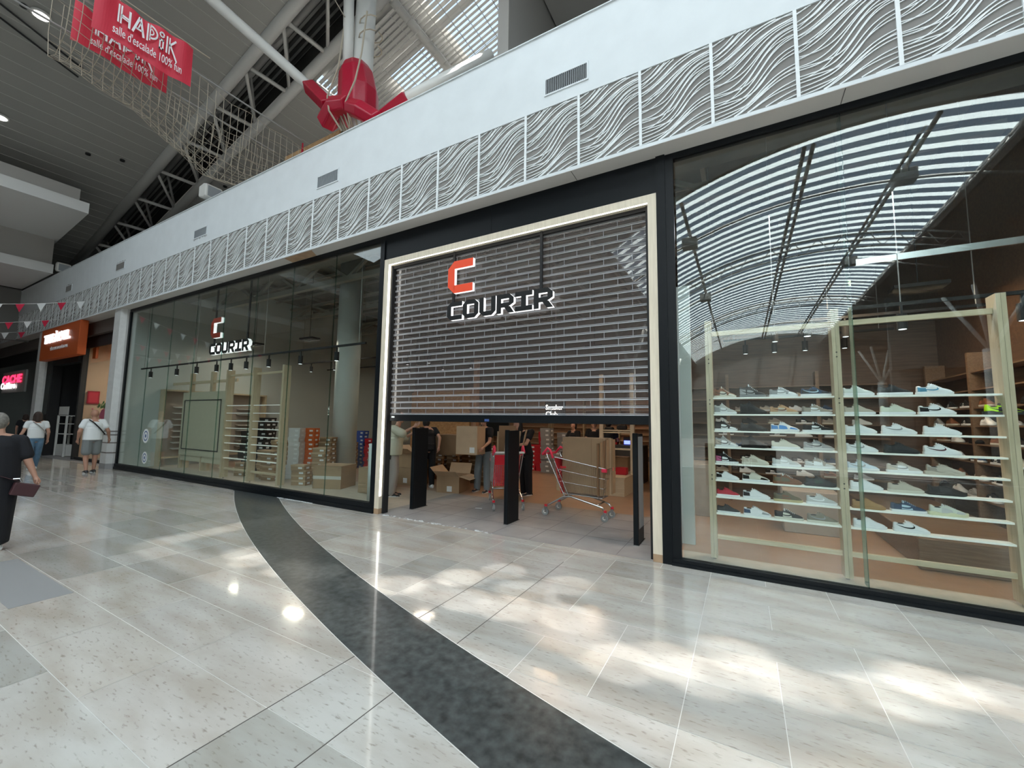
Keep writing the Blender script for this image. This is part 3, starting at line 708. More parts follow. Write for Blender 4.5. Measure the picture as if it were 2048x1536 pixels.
def banner(X, y0, y1, zb, zt, label, sgn, dim):
    r = thing('banner', (X, y0, zb), label, 'banner', 'red climbing hall banners'); L = y1 - y0; H = zt - zb
    n = 40
    def off(u, v): return .02 * math.sin(u * 23) * (.5 + v) + .03 * math.sin(u * 9 + 1) * v
    g = MB(); R = []
    for i in range(n + 1):
        u = i / n; R.append([(off(u, v) + t, u * L, v * H - .06 * math.sin(u * math.pi) * v + (.03 * math.sin(u * 7) if v == 0 else 0)) for v, t in ((0, 0), (.33, 0), (.66, 0), (1, 0), (1, -.004), (.66, -.004), (.33, -.004), (0, -.004))])
    g.rings(R); g.build('cloth', 'banner_red', r, smooth=False)
    rot = (math.pi / 2, 0, math.pi / 2)
    h = H * .40
    def stroke(polys, x, name):
        g = MB()
        for p in polys: g.slab([(.05, x + a * h, H * .42 + b * h) for a, b in p], (1, 0, 0), .004)
        g.build(name, 'text_white', r)
    def bar(a, b, w):
        ax, az = a; bx, bz = b; L2 = math.hypot(bx - ax, bz - az); nx, nz = -(bz - az) / L2 * w / 2, (bx - ax) / L2 * w / 2
        return [(ax - nx, az - nz), (bx - nx, bz - nz), (bx + nx, bz + nz), (ax + nx, az + nz)]
    k = L / 1.25
    Hh = [bar((.05, 0), (.05, 1), .09), bar((.20, 0), (.20, 1), .09), bar((.20, .5), (.62, .46), .1), bar((.2, .38), (.62, .34), .07), bar((.68, 0), (.68, .95), .13)]
    A = [bar((.0, 0), (.36, 1), .13), bar((.40, 1), (.66, 0), .13), bar((.2, .3), (.55, .3), .1), bar((.30, .32), (.44, .74), .07)]
    Pp = [bar((.05, 0), (.05, 1), .1), bar((.2, .1), (.2, 1), .07)] + [bar((.2 + .45 * math.sin(t * .45), .62 + .36 * math.cos(t * .45)), (.2 + .45 * math.sin((t + 1) * .45), .62 + .36 * math.cos((t + 1) * .45)), .1) for t in range(7)] + [bar((.2 + .22 * math.sin(t * .6), .62 + .17 * math.cos(t * .6)), (.2 + .22 * math.sin((t + 1) * .6), .62 + .17 * math.cos((t + 1) * .6)), .07) for t in range(5)]
    I = [bar((.05, 0), (.05, .6), .09), bar((.25, 0), (.25, .6), .09), bar((.0, .05), (.3, .05), .1), bar((.0, .56), (.3, .56), .1)] + [bar((.15 + .14 * math.cos(t), .88 + .14 * math.sin(t)), (.15 + .14 * math.cos(t + 1.05), .88 + .14 * math.sin(t + 1.05)), .09) for t in range(6)]
    K = [bar((.05, 0), (.05, 1), .1), bar((.22, 0), (.22, 1), .08), bar((.2, .5), (.62, 1.0), .11), bar((.28, .55), (.75, -.2), .11)]
    sc = (L * .62) / (3.75 * h)
    x = L * .20
    for nm, gl, w in (('H', Hh, .88), ('A', A, .82), ('P', Pp, .78), ('i', I, .44), ('K', K, .8)):
        stroke([[(a * sc, b) for a, b in p] for p in gl], x, 'letter'); x += w * h * sc
    text('lettering', "salle d'escalade 100% fun", .1, (.052, L * .17, H * .14), 'text_white', r, rot, width=L * .70, height=H * .20)
    g = MB(); g.tube([(0, -.3, H + .02), (0, L + .3, H + .02)], .012, 6); g.build('cord', 'rope', r)
    return r
banner(-10.0, -3.02, -1.49, 8.57, 9.47, 'front red banner with big white lettering hung on the rope net', 1, 0)
banner(-11.0, -3.06, -1.55, 8.78, 9.6, 'second red banner half hidden behind the rope net', 1, 1)
# ------------------------------------------------------------------ loudspeakers on the parapet
def loudspeaker(x, label, s=1):
    r = thing('loudspeaker', (x, -.12, 7.145), label, 'speaker', 'white loudspeakers on the parapet')
    g = MB(); g.rings([[(-.25 * s, -.13, .25), (-.25 * s, .13, .25), (-.25 * s, .13, .55), (-.25 * s, -.13, .55)], [(.1 * s, -.18, .12), (.1 * s, .18, .12), (.1 * s, .18, .52), (.1 * s, -.18, .52)], [(.3 * s, -.2, .1), (.3 * s, .2, .1), (.3 * s, .2, .45), (.3 * s, -.2, .45)]]); g.build('cabinet', 'mast_white', r, bevel=.04, seg=3)
    g = MB(); g.box(.29 * s, .31 * s, -.15, .15, .14, .41); g.build('grille', 'vent_grey', r)
    g = MB(); g.box(-.06, .06, -.03, .03, 0, .2); g.build('bracket', 'steel_dim', r)
loudspeaker(-12.1, 'white loudspeaker on the parapet left of the middle vents')
loudspeaker(-23.6, 'small white loudspeaker at the far left end of the parapet', 1)
# ------------------------------------------------------------------ stepped soffits over the far left
g = MB(); g.box(-28.2, -20.0, -14, -.66, 9.05, 9.5); struct('ceiling_step_upper', g, 'drywall')
g = MB(); g.slab([(-28, -14, 8.68), (-19.85, -14, 8.68), (-19.85, -.44, 8.68), (-24.7, -.17, 8.68), (-28, -.1, 8.68)], (0, 0, 1), .37); struct('ceiling_step_lip', g, 'drywall_lip')
g = MB(); g.box(-28.2, -24.1, -14, -.3, 7.62, 8.68); struct('ceiling_step_middle', g, 'drywall'); 
g = MB(); g.box(-28.2, -23.9, -14, -.28, 7.24, 7.61); struct('ceiling_step_lower', g, 'drywall_lip')
g = MB()
for x, y, z in ((-22, -2.2, 8.675), (-24, -4, 8.675), (-25.5, -1.6, 7.235)): g.cyl(x, y, z - .01, z, .08, 16)
struct('trim_8', g, 'black_matt')
# ceiling downlights, bright lenses and dark sprinkler dots
def downlight(px, py, y, on, label, cx, grp='round downlights in the plank ceiling'):
    r = thing('downlight', (px, py, ZR(px) - .02), label, 'light', grp)
    g = MB(); g.cyl(0, 0, -.03, .02, .19, 24); g.build('rim', 'steel_white', r, smooth=False)
    g = MB(); g.cyl(0, 0, -.04, -.03, .15, 24); g.build('lens', 'led_white' if on else 'vent_dark', r)
downlight(-15.36, -2.76, 0, True, 'bright round ceiling downlight at the top left corner beside the red banner', 0)
downlight(-19.46, -2.65, 0, True, 'bright round ceiling downlight at the left picture edge', 0)
for x, y, l in ((-19.12, .08, 'dark round ceiling socket in the middle of the bare planks'), (-15.39, -3.05, 'dark round ceiling socket at the very top left'), (-19.5, -.7, 'dark round ceiling socket over the stepped soffit'), (-18.16, 2.96, 'dark round ceiling socket right of the truss')): 
    r = thing('ceiling_socket', (x, y, ZR(x) - .02), l, 'light', 'dark sockets in the plank ceiling')
    g = MB(); g.cyl(0, 0, -.03, .02, .07, 16); g.build('rim', 'black_matt', r)
g = MB()
for dx in (0, -.36): g.tube([(-15.45 + dx, -3.9, ZR(-15.45 + dx) - .08), (-16.2 + dx, -1.75, ZR(-16.2 + dx) - .08)], .025, 5)
tag(g.build('light_track', 'black_matt'), 'pair of thin black tracks on the plank ceiling at the top left', 'track')
# ------------------------------------------------------------------ bunting
def bunting(p0, p1, n, sag, label, first):
    r = thing('bunting', p0, label, 'bunting', 'strings of red and white pennants'); P0 = Vector(p0); d = Vector(p1) - P0
    f = lambda t: d * t + Vector((0, 0, -sag * math.sin(math.pi * t)))
    g = MB(); g.tube([f(i / 30) for i in range(31)], .006, 4); g.build('string', 'flag_white', r)
    for i in range(n):
        t = (i + .5) / n; p = f(t); q = f(t + .28 / n * 1.6); m = (p + q) / 2
        g = MB(); g.slab([p, q, m + Vector((0, 0, -.26))], (1, 0, 0), .003); g.build('pennant', 'flag_red' if (i + first) % 2 == 0 else 'flag_white', r)

bunting((-19, -.28, 5.47), (-19, -5.4, 4.45), 12, .25, 'bunting string of red and white pennants across the left shops, nearest one', 1)
bunting((-22.6, -.28, 5.22), (-22.6, -5.4, 4.5), 12, .3, 'second bunting string of pennants, just left of the orange sign', 0)
bunting((-25.6, -.28, 5.05), (-25.6, -5.4, 4.6), 12, .3, 'farthest and faintest bunting string at the left edge', 0)
# ================================================================== neighbours on the left: pillars, orange shop, neon shop
def pillar(x, label):
    r = thing('stone_pillar', (x, -.02, 0), label, 'pillar', 'pale pillars between the shop fronts')
    P = [(-.42, .01), (-.28, -.18), (.17, -.18), (.28, -.05), (.28, .01), (-.42, .01)]
    def pr(z0, z1, s=0):
        return [[(a * (1 + s), b * (1 + s) - (s * .1), z) for a, b in P] for z in (z0, z1)]
    g = MB(); g.rings(pr(.16, 4.96)); g.build('shaft', 'pillar_stone', r)
    g = MB(); g.rings(pr(0, .16, .015)); g.build('base', 'grey_stone', r)
    for z in (.47, .77, 1.01, 1.12):
        g = MB(); g.rings(pr(z, z + .035, .012)); g.build('dark_band', 'band_stone', r)
    return r
pillar(-17.05, 'pale faceted pillar with dark bands left of the large shop window')
pillar(-24.75, 'pale pillar left of the orange shop sign')
g = MB(); g.box(-34, -17.4, 5, 5.1, 0, 7.2); g.box(-17.4, -17.3, .35, 5, 0, 5); struct('wall_neighbour', g, 'shop_wall')
g = MB(); g.box(-24.55, -24.4, .4, 5, 0, 4.96); struct('wall_divider', g, 'black_matt')  # side wall blackened so the shop opening reads dark
mat('warm_wall2', (.60, .42, .30), .6)
g = MB(); g.box(-21.6, -21.5, .38, 4.9, 0, 4.5); struct('wall_side', g, 'warm_wall2')
g = MB(); g.box(-34, -16.95, .12, 5, 4.5, 4.96); struct('ceiling_neighbour', g, 'shop_wall_dark')
g = MB(); g.box(-34, -16.95, -.04, 5, -.06, 0); struct('floor_neighbour', g, 'gate_floor')
g = MB(); g.box(-21.4, -17.4, .25, .32, 4.1, 4.96); g.box(-21.4, -17.4, .25, .32, 0, .1); g.box(-21.5, -21.35, .2, .36, 0, 4.96); w3 = struct('window_5', g, 'black_matt')
for a, b in ((-21.3, -19.4), (-19.4, -17.42)):
    g = MB(); g.box(a, b - .02, .28, .29, .1, 4.1); g.build('glass_pane', 'window_glass', w3)
g = MB(); g.box(-24.4, -21.5, .12, .35, 3.6, 4.96); g.box(-24.5, -24.3, .12, .4, 0, 3.7); D3 = struct('door_3', g, 'black_matt')
g = MB(); g.box(-24.3, -21.5, 1.6, 1.7, 0, 3.6); g.build('opening_dark', 'black_matt', D3)  # black sheet standing in for the unlit inside of the opening
g = MB(); g.box(-34, -25.1, .25, .32, 4.0, 4.96); g.box(-34, -25.1, .25, .32, 0, .1); w4 = struct('window_6', g, 'black_matt')
g = MB(); g.box(-34, -25.1, .28, .29, .1, 4.0); g.build('glass_pane', 'window_glass', w4)
r = thing('shop_sign', (-24.25, -.3, 3.72), 'orange box sign with white lettering over the entrance beside the pillar', 'sign', 'signs of the neighbouring shops')
g = MB(); g.box(0, 4.25, 0, .22, 0, 1.22); g.build('box', 'orange_sign', r, bevel=.02)
text('lettering', "TAPE À L'ŒIL.", .5, (.55, -.03, .62), 'led_cool', r, width=2.9, height=.42, bold=.02, extrude=.02)
text('small_lettering', "VÊTEMENTS DE 0 À 16 ANS", .15, (1.35, -.02, .32), 'text_white', r, width=1.9, height=.14, extrude=.01)
r = thing('shop_sign', (-29.2, -.32, 2.55), 'grey sign with glowing red and white lettering at the left picture edge', 'sign', 'signs of the neighbouring shops')
g = MB(); g.box(0, 3.5, 0, .06, 0, .92); g.build('box', 'drywall_dim', r)
text('red_lettering', 'CACHE', .5, (.1, -.03, .4), 'neon_red', r, width=3.0, height=.36, bold=.02)
text('white_lettering', 'Coiffure', .5, (.1, -.05, .16), 'neon_white', r, width=2.3, height=.28, bold=.015)
mat('warm_wall2', (.60, .42, .30), .6)
# clothes and display stand of the orange shop
r = thing('display_stand', (-23.5, .36, 0), 'tall white display stand at the entrance of the orange shop', 'stand')
g = MB()
for x in (-.5, .5):
    for y in (0, .35): g.box(x - .03, x + .03, y - .03, y + .03, 0, 1.6)
g.build('frame', 'mast_white', r)
for z in (.42, .85, 1.25, 1.57): g = MB(); g.box(-.5, .5, 0, .35, z, z + .03); g.build('shelf', 'mast_white', r)
g = MB(); g.box(-.5, .5, 0, .34, .02, .42); g.build('base_panel', 'mast_white', r)
g = MB(); g.box(-.75, .35, .05, .07, 1.62, 1.95); tag(g.build('notice_board', 'mast_white', r), 'white notice board')
def garment(x, y, z, m, label, s=1):
    r = thing('hanging_shirt', (x, y, z), label, 'shirt', 'shirts hanging at the orange shop')
    g = MB(); g.slab([(a * s, 0, b * s) for a, b in ((-.2, 0), (.2, 0), (.2, .42), (.36, .3), (.42, .42), (.22, .62), (.08, .66), (0, .62), (-.08, .66), (-.22, .62), (-.42, .42), (-.36, .3), (-.2, .42))], (0, 1, 0), .05); g.build('shirt', m, r, bevel=.012)
    g = MB(); g.tube([(-.2 * s, .025, .62 * s), (0, .025, .72 * s), (.2 * s, .025, .62 * s)], .008, 5); g.tube([(0, .025, .72 * s), (0, .025, .85 * s)], .006, 5); g.build('hanger', 'black_matt', r)
garment(-22.2, .5, 1.4, 'mast_white', 'white child shirt hanging on the rail by the stand', 1)
garment(-21.9, .62, 1.45, 'pink', 'pink child shirt hanging behind the white one', 1)
garment(-20.3, .62, 1.2, 'pink', 'pink shirt hanging inside the orange shop window, left one', 1)
garment(-19.6, .75, 1.15, 'red_pad', 'dark red shirt hanging inside the orange shop window, right one', 1)
r = thing('clothes_rail', (-22.1, .6, 0), 'white clothes rail post with a hook at the shop entrance', 'rail')
g = MB(); g.tube([(0, 0, 0), (0, 0, 2.6)], .03, 8); g.build('post', 'mast_white', r); g = MB(); g.tube([(-.3, 0, 2.58), (.3, 0, 2.58)], .02, 6); g.tube([(-.45, 0, 2.2), (.5, 0, 2.2)], .012, 6); g.build('arm', 'mast_white', r)
r = thing('leaf_garland', (-20.2, .7, 1.95), 'green leaf garland inside the orange shop', 'garland')
mat('leaf_green', (.06, .28, .05), .7); g = MB(); rr = random.Random(4)
for i in range(70): x = rr.uniform(-1.1, 1.1); z = rr.uniform(-.1, .1); g.slab([(x, 0, z), (x + .08, .02, z + .05), (x + .02, .03, z + .12)], (0, 1, 0), .004)
g.build('leaves', 'leaf_green', r)
g = MB(); g.tube([(-1.1, 0, 0), (1.1, 0, 0)], .01, 5); g.build('stem', 'leaf_green', r)
r = thing('wall_poster', (-21.44, .62, 2.05), 'red poster on the side wall of the orange shop', 'poster'); g = MB(); g.box(-.03, 0, -.17, .17, 0, .48); g.build('frame', 'red_pad', r); g = MB(); g.box(0, .008, -.13, .13, .05, .43); g.build('sheet', 'banner_red', r)
g = MB(); g.box(-21.2, -17.5, 2.65, 2.7, 0, 3.4); struct('wall_display', g, 'warm_wall2')
g = MB(); g.box(-20.9, -20.6, .33, .4, 3.7, 4.9); tag(g.build('orange_strip', 'orange_sign'), 'thin orange vertical strip behind the glass right of the orange sign', 'strip')
# ================================================================== display racks
ZS = [.555, .75, .945, 1.14, 1.335, 1.53, 1.73, 1.93]
def rack(x0, bays, y, label, first, pitch=1.252, shelf='shelf_white_glow', sd=.07):
    r = thing('display_rack', (x0, y, 0), label, 'rack', 'pine ladder racks in the windows')
    for i in range(bays + 1):
        x = i * pitch
        g = MB(); g.box(x - .035, x - .001, -.09, .09, .04, 2.88); g.box(x + .001, x + .035, -.09, .09, .04, 2.88)
        for z in [.2 + k * .3 for k in range(9)]: g.tube([(x - .037, -.05, z), (x - .037, -.03, z)], .001, 4)
        p = g.build('post', 'pine', r)
        g = MB(); g.cyl(x, 0, 0, .04, .018, 10); g.build('foot', 'chrome', r)
        if i < bays:
            a, b = x + .035, x + pitch - .035
            g = MB(); g.box(a, b, -.02, .02, 2.70, 2.755); g.build('rail', 'rail_pine', r); g = MB(); g.box(a, b, -.02, .02, .245, .295); g.build('rail', 'rail_pine', r)
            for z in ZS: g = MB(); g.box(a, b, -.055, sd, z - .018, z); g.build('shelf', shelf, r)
            if first:
                g = MB()
                for z in (1.0, 1.9, 2.4): g.ball((x, -.092, z), .008, 4); g.ball((x, -.092, z - .05), .008, 4)
                g.build('screws', 'dark_grey', r)
    return r
rack(-.34, 2, .46, 'pine ladder rack full of shoes in the right window', True)
rack(-12.02, 2, .72, 'empty pine ladder rack with thin white shelves in the left window', False, sd=.02)
# cream board and wall unit on the left
r = thing('display_board', (-14.3, 1.15, 0), 'large cream display board with a dark outlined square, standing left of the empty rack', 'board')
g = MB(); g.box(-1.36, 1.38, 0, .06, .42, 2.38); g.build('board', 'cream_board', r)
g = MB()
for a in ((-1.22, 1.0, .60, .63), (-1.22, 1.0, 2.11, 2.14), (-1.22, -1.19, .6, 2.14), (.97, 1.0, .6, 2.14)): g.box(a[0], a[1], -.012, 0, a[2], a[3])
g.build('dark_outline', 'dark_grey', r)
for x in (-1.34, 0, 1.3): g = MB(); g.box(x, x + .06, 0, .1, 0, .42); g.build('leg', 'pine', r)
g = MB(); g.box(-1.3, 1.3, .02, .05, .25, .42); g.build('lower_panel', 'cream_board', r)
for x, h in ((-17.5 + 14.3 + .4, 3.0), (-1.25, 3.0), (.05, 3.0)):
    g = MB(); g.box(x, x + .14, .1, .2, 0, h); g.build('post', 'pine', r)
g = MB(); g.box(-2.6, 1.5, .12, .17, 2.66, 2.74); g.build('top_rail', 'rail_pine', r)
r = thing('wall_unit', (-16.74, 1.0, 0), 'beech framed wall unit with slanted empty shelves at the far left of the window', 'shelving')
g = MB(); g.box(0, .04, 0, 3.2, .3, 2.45); g.build('back_panel', 'shop_wall', r)
g = MB(); g.box(0, .3, -.06, 0, .0, 2.5); g.box(0, .3, 3.2, 3.26, 0, 2.5); g.box(0, .3, 0, 3.2, 2.45, 2.5); g.box(0, .3, 0, 3.2, .25, .3); g.build('frame', 'pine', r)
for z in ZS:
    for y in (.3, 1.3, 2.3): g = MB(); g.hexa([(.04, y, z), (.26, y, z - .03), (.26, y + .6, z - .03), (.04, y + .6, z), (.04, y, z + .015), (.26, y, z - .015), (.26, y + .6, z - .015), (.04, y + .6, z + .015)]); g.build('shelf', 'mast_white', r)
# wall shelving: right wall, back walls
mat('warm_wall', (.42, .27, .18), .6, noise=.06)
wood('shelf_brown', (.16, .10, .06), (.22, .14, .085), 4, axis=0)
def wall_shelf(x, y, rz, L, n, label, z0=.6, m='wall_wood', sh='rail_pine'):
    r = thing('wall_shelving', (x, y, 0), label, 'shelving', 'wooden wall shelving in the shop', rz)
    g = MB(); g.box(0, L, 0, .04, .2, 2.7); g.build('back_panel', m, r); sh = 'shelf_brown' if m == 'wall_wood' else sh
    for i in range(n): z = z0 + i * .26; g = MB(); g.box(0, L, -.24, 0, z - .02, z); g.build('shelf', sh, r)
    for i in range(int(L / 1.6) + 1): g = MB(); g.box(i * 1.6, i * 1.6 + .06, -.26, 0, 0, 2.7); g.build('upright', 'shelf_brown' if m == 'wall_wood' else 'pine', r)
    return r
wall_shelf(3.19, 1.2, -math.pi / 2 + math.pi, 6.5, 8, 'brown wall shelving along the right side wall') if False else None
WS1 = wall_shelf(3.15, 4.9, -math.pi / 2, 3.8, 8, 'brown wall shelving along the right side wall of the shop')
WS2 = wall_shelf(-1.9, 5.2, 0, 4.3, 8, 'brown wall shelving behind the full shoe rack')
g = MB(); g.box(-1.95, 3.2, 5.25, 5.35, 0, 3.6); struct('wall_partition', g, 'wall_wood')
WS3 = wall_shelf(-16.0, 12.9, 0, 8.0, 9, 'long pale wall shelving on the back wall behind the left window', m='warm_wall')
WS4 = wall_shelf(-7.9, 12.9, 0, 5.6, 9, 'long pale wall shelving on the back wall behind the shutter', m='warm_wall')
g = MB(); g.box(-12.2, -9.0, 8.0, 8.1, 0, 2.9); g.box(-9.05, -8.9, 7.9, 8.1, 0, 4.0); struct('wall_partition', g, 'warm_wall')
g = MB(); g.box(-12.2, -9.2, 7.9, 8.0, .2, 2.75); tag(g.build('wall_panel', 'osb'), 'tan panel wall section behind the box stacks in the left window', 'panel')
g = MB(); g.box(1.7, 2.85, 1.3, 4.85, .0, .35); tag(g.build('bench', 'shelf_brown', bevel=.01), 'long low wooden bench along the right wall', 'bench')
g = MB(); g.box(.5, 1.2, 2.45, 2.9, .0, .62); tag(g.build('box_seat', 'shop_wall', bevel=.01), 'beige box seat behind the lowest shelf of the shoe rack', 'seat')
g = MB(); g.box(-1.2, -.5, 2.9, 3.8, .0, .9); tag(g.build('counter', 'shop_wall', bevel=.01), 'plain beige counter behind the right entrance post', 'counter')
r = thing('platform', (-3.6, 4.0, 0), 'low wooden platform behind the trolley full of flattened boxes', 'platform'); g = MB(); g.box(-.3, 1.3, 0, 1.6, 0, .38); g.build('base', 'rail_pine', r); g = MB(); g.box(-.32, 1.32, -.02, 1.62, .38, .41); g.build('top', 'pine', r)
# pine shelving unit seen right of the boxes
r = thing('pine_shelving', (-3.1, 4.8, .41), 'pine shelving with dark goods standing on the platform', 'shelving')
for x in (0, .75): g = MB(); g.box(x, x + .09, 0, .1, 0, 2.4); g.build('post', 'pine', r)
for z in (.55, .95, 1.0): g = MB(); g.box(.09, .75, .0, .3, z, z + .03); g.build('shelf', 'rail_pine', r)
for k, (x, z, s) in enumerate(((.12, .98, .2), (.42, 1.03, .22))): g = MB(); g.box(x, x + s, .02, .22, z, z + .12); g.build('dark_bag', 'black_matt', r, bevel=.03)
# ================================================================== shoes
def shoe_proto(kind):
    L = .285; hw = .048
    mid = kind == 'mid'; run = kind == 'runner'
    hp = {'low': [(0, .092), (.06, .098), (.14, .088), (.26, .087), (.36, .108), (.42, .118), (.5, .108), (.6, .088), (.72, .070), (.85, .058), (.94, .046), (1, .030)],
          'mid': [(0, .130), (.06, .134), (.14, .126), (.24, .128), (.32, .148), (.38, .152), (.46, .130), (.58, .098), (.72, .074), (.85, .060), (.94, .048), (1, .032)],
          'runner': [(0, .104), (.05, .108), (.12, .088), (.24, .084), (.36, .104), (.44, .110), (.54, .096), (.66, .078), (.78, .064), (.88, .052), (.95, .042), (1, .028)]}[kind]
    def interp(T, u):
        for (a, va), (b, vb) in zip(T, T[1:]):
            if u <= b: t = (u - a) / (b - a); t = t * t * (3 - 2 * t) if False else t; return va + (vb - va) * t
        return T[-1][1]
    wt = [(0, .6), (.06, .84), (.2, .80), (.45, .84), (.68, 1.0), (.82, .97), (.93, .72), (1, .30)]
    H = lambda u: interp(hp, u); Wd = lambda u: interp(wt, u) * hw
    sb = .026 if not run else .03
    def Y(x, z):
        u = max(0, min(1, x / L)); h = H(u); t = max(0, min(.995, (z - sb) / (h - sb))); w = Wd(u)
        return w * (1 - t ** 2.6) ** (1 / 2.2) * (1 - .18 * t)
    root = thing('shoe', (0, 0, -50), 'shoe', 'shoe')
    # upper
    g = MB(); R = []; n = 26; m = 9
    for i in range(n + 1):
        u = i / n; x = u * L; h = H(u); r_ = []
        for s in (1, -1):
            rng = range(m + 1) if s == 1 else range(m - 1, -1, -1)
            for k in rng:
                t = math.sin(k / m * math.pi / 2); z = sb + (h - sb) * t
                yy = Y(x, z) if t < .999 else 0
                r_.append((x, s * yy, z))
        R.append(r_)
    g.rings(R); g.build('upper', 'tee_white', root, smooth=True)
    # sole
    g = MB(); R = []; k = 28
    for z, s in ((0, .96), (.004, 1.02), (sb * .8, 1.05), (sb + .003, 1.0)):
        ring = []
        for i in range(k):
            u = i / (k - 1); w = Wd(u) * s + .002; toe = .006 * max(0, (u - .8) / .2) ** 2 if z < .01 else 0; flare = (.012 * max(0, .16 - u) / .16 if run else 0)
            ring.append((u * (L + .008) - .004 - (flare if z > .003 else 0), w, z + toe + (.008 * math.sin(u * 14) if run and z > .02 else 0)))
        for i in range(k - 1, -1, -1):
            u = i / (k - 1); w = Wd(u) * s + .002; toe = .006 * max(0, (u - .8) / .2) ** 2 if z < .01 else 0; flare = (.012 * max(0, .16 - u) / .16 if run else 0)
            ring.append((u * (L + .008) - .004 - (flare if z > .003 else 0), -w, z + toe + (.008 * math.sin(u * 14) if run and z > .02 else 0)))
        R.append(ring)
    g.rings(R); g.build('sole', 'tee_white', root, smooth=True)
    def patch(name, poly, off=.0016, sides=(-1, 1), ny=1):
        g = MB()
        N_ = 14
        # poly given as (upper curve, lower curve) sampled on t
        up, lo = poly
        for s in sides:
            prev = None
            for i in range(N_ + 1):
                t = i / N_; (x1, z1), (x2, z2) = up(t), lo(t); row = []
                for j in range(4):
                    q = j / 3; x = x1 + (x2 - x1) * q; z = z1 + (z2 - z1) * q
                    row.append((x * L, s * (Y(x * L, z) + off), z))
                if prev:
                    for a in range(3): g.quad(prev[a], row[a], row[a + 1], prev[a + 1])
                prev = row
        return g.build(name, 'sign_black', root)
    def bez(*P):
        def f(t):
            Q = [Vector(p) for p in P]
            while len(Q) > 1: Q = [a * (1 - t) + b * t for a, b in zip(Q, Q[1:])]
            return (Q[0].x, Q[0].y)
        return f
    dz = .012 if mid else 0
    # quarter panel behind the mark
    patch('side_panel', (bez((.30, .080 + dz), (.42, .082 + dz), (.56, .066 + dz / 2)), bez((.28, .034), (.44, .030), (.60, .034))), .0010)
    # heel and toe overlays
    patch('heel_panel', (bez((.01, .082 + dz * 2), (.12, .074 + dz * 2), (.24, .072 + dz * 2)), bez((.01, .032), (.12, .032), (.26, .034))), .0012)
    patch('toe_panel', (bez((.70, .058), (.84, .052), (.95, .036)), bez((.66, .036), (.84, .030), (.95, .028))), .0012)
    # the curved mark on the side
    patch('curved_mark', (bez((.06, .078 + dz), (.24, .052 + dz / 2), (.50, .046), (.60, .060), (.53, .082 + dz / 3)), bez((.06, .076 + dz), (.24, .040), (.50, .030), (.68, .046), (.54, .0825 + dz / 3))), .0030)
    # collar lining, tongue and laces
    g = MB(); g.ball((.21 * L, 0, H(.2) - .004), (.062 * (.8 if mid else 1), .024, .006), 6); g.build('collar', 'dark_grey', root)
    g = MB(); z = H(.38); g.hexa([(.33 * L, -.02, z - .025), (.40 * L, -.02, z - .02), (.40 * L, .02, z - .02), (.33 * L, .02, z - .025), (.335 * L, -.018, z + .012), (.37 * L, -.016, z + .014), (.37 * L, .016, z + .014), (.335 * L, .018, z + .012)]); g.build('tongue', 'tee_white', root, bevel=.004)
    g = MB()
    for k in range(6):
        u = .42 + k * .052; z = H(u) + .002; w = Wd(u) * .5; g.tube([(u * L, -w, z - .011), (u * L + .002, 0, z), (u * L, w, z - .011)], .0028, 5)
    g.build('laces', 'tee_white', root)
    return root
PR = {k: shoe_proto(k) for k in ('low', 'mid', 'runner')}
CM = {}
def cm(c, rough=.7):
    k = 'shoe_' + '_'.join('%02d' % int(v * 99) for v in c)
    return mat(k, c, rough, spec=.25)
WH = (.78, .80, .82); BK = (.010, .010, .011); GY = (.30, .31, .32); LG = (.52, .53, .53); CR = (.62, .60, .52); BE = (.50, .45, .38); TN = (.50, .30, .17); BR = (.19, .075, .035); NV = (.03, .06, .12); TP = (.33, .29, .25)
BL = (.08, .26, .60); LB = (.45, .60, .72); RD = (.45, .02, .04); OL = (.12, .10, .06); GM = (.50, .42, .22); NE = (.55, .95, .02); DG = (.028, .03, .033); WB = (.56, .66, .76); SB = (.10, .28, .42); KH = (.22, .20, .16)
PARTC = ('upper', 'sole', 'side_panel', 'heel_panel', 'toe_panel', 'curved_mark', 'collar', 'tongue', 'laces')
def put_shoe(kind, x, y, z, rz, cols, label, group, scale=1):
    """cols: upper, sole, side, heel, toe, mark, laces"""
    src = PR[kind]; r = src.copy(); COL.objects.link(r); r.location = (x, y, z); r.rotation_euler = (0, 0, rz); r.scale = (scale,) * 3
    r['label'] = label; r['category'] = 'shoe'
    if group: r['group'] = group
    up, so, sd, he, to, mk, la = cols
    cc = {'upper': up, 'sole': so, 'side_panel': sd, 'heel_panel': he, 'toe_panel': to, 'curved_mark': mk, 'collar': DG, 'tongue': la, 'laces': la}
    for ch in src.children:
        nm = ch.name.split('.')[0]
        c = cc.get(nm)
        if c is None: continue
        o = ch.copy(); COL.objects.link(o); o.parent = r; o.name = nm
        o.material_slots[0].link = 'OBJECT'; o.material_slots[0].material = cm(c)
    return r
def C(up, so=WH, sd=0, he=0, to=0, mk=0, la=0):
    f = lambda v: up if v == 0 else v
    return (up, so, f(sd), f(he), f(to), None if mk is None else f(mk), f(la))
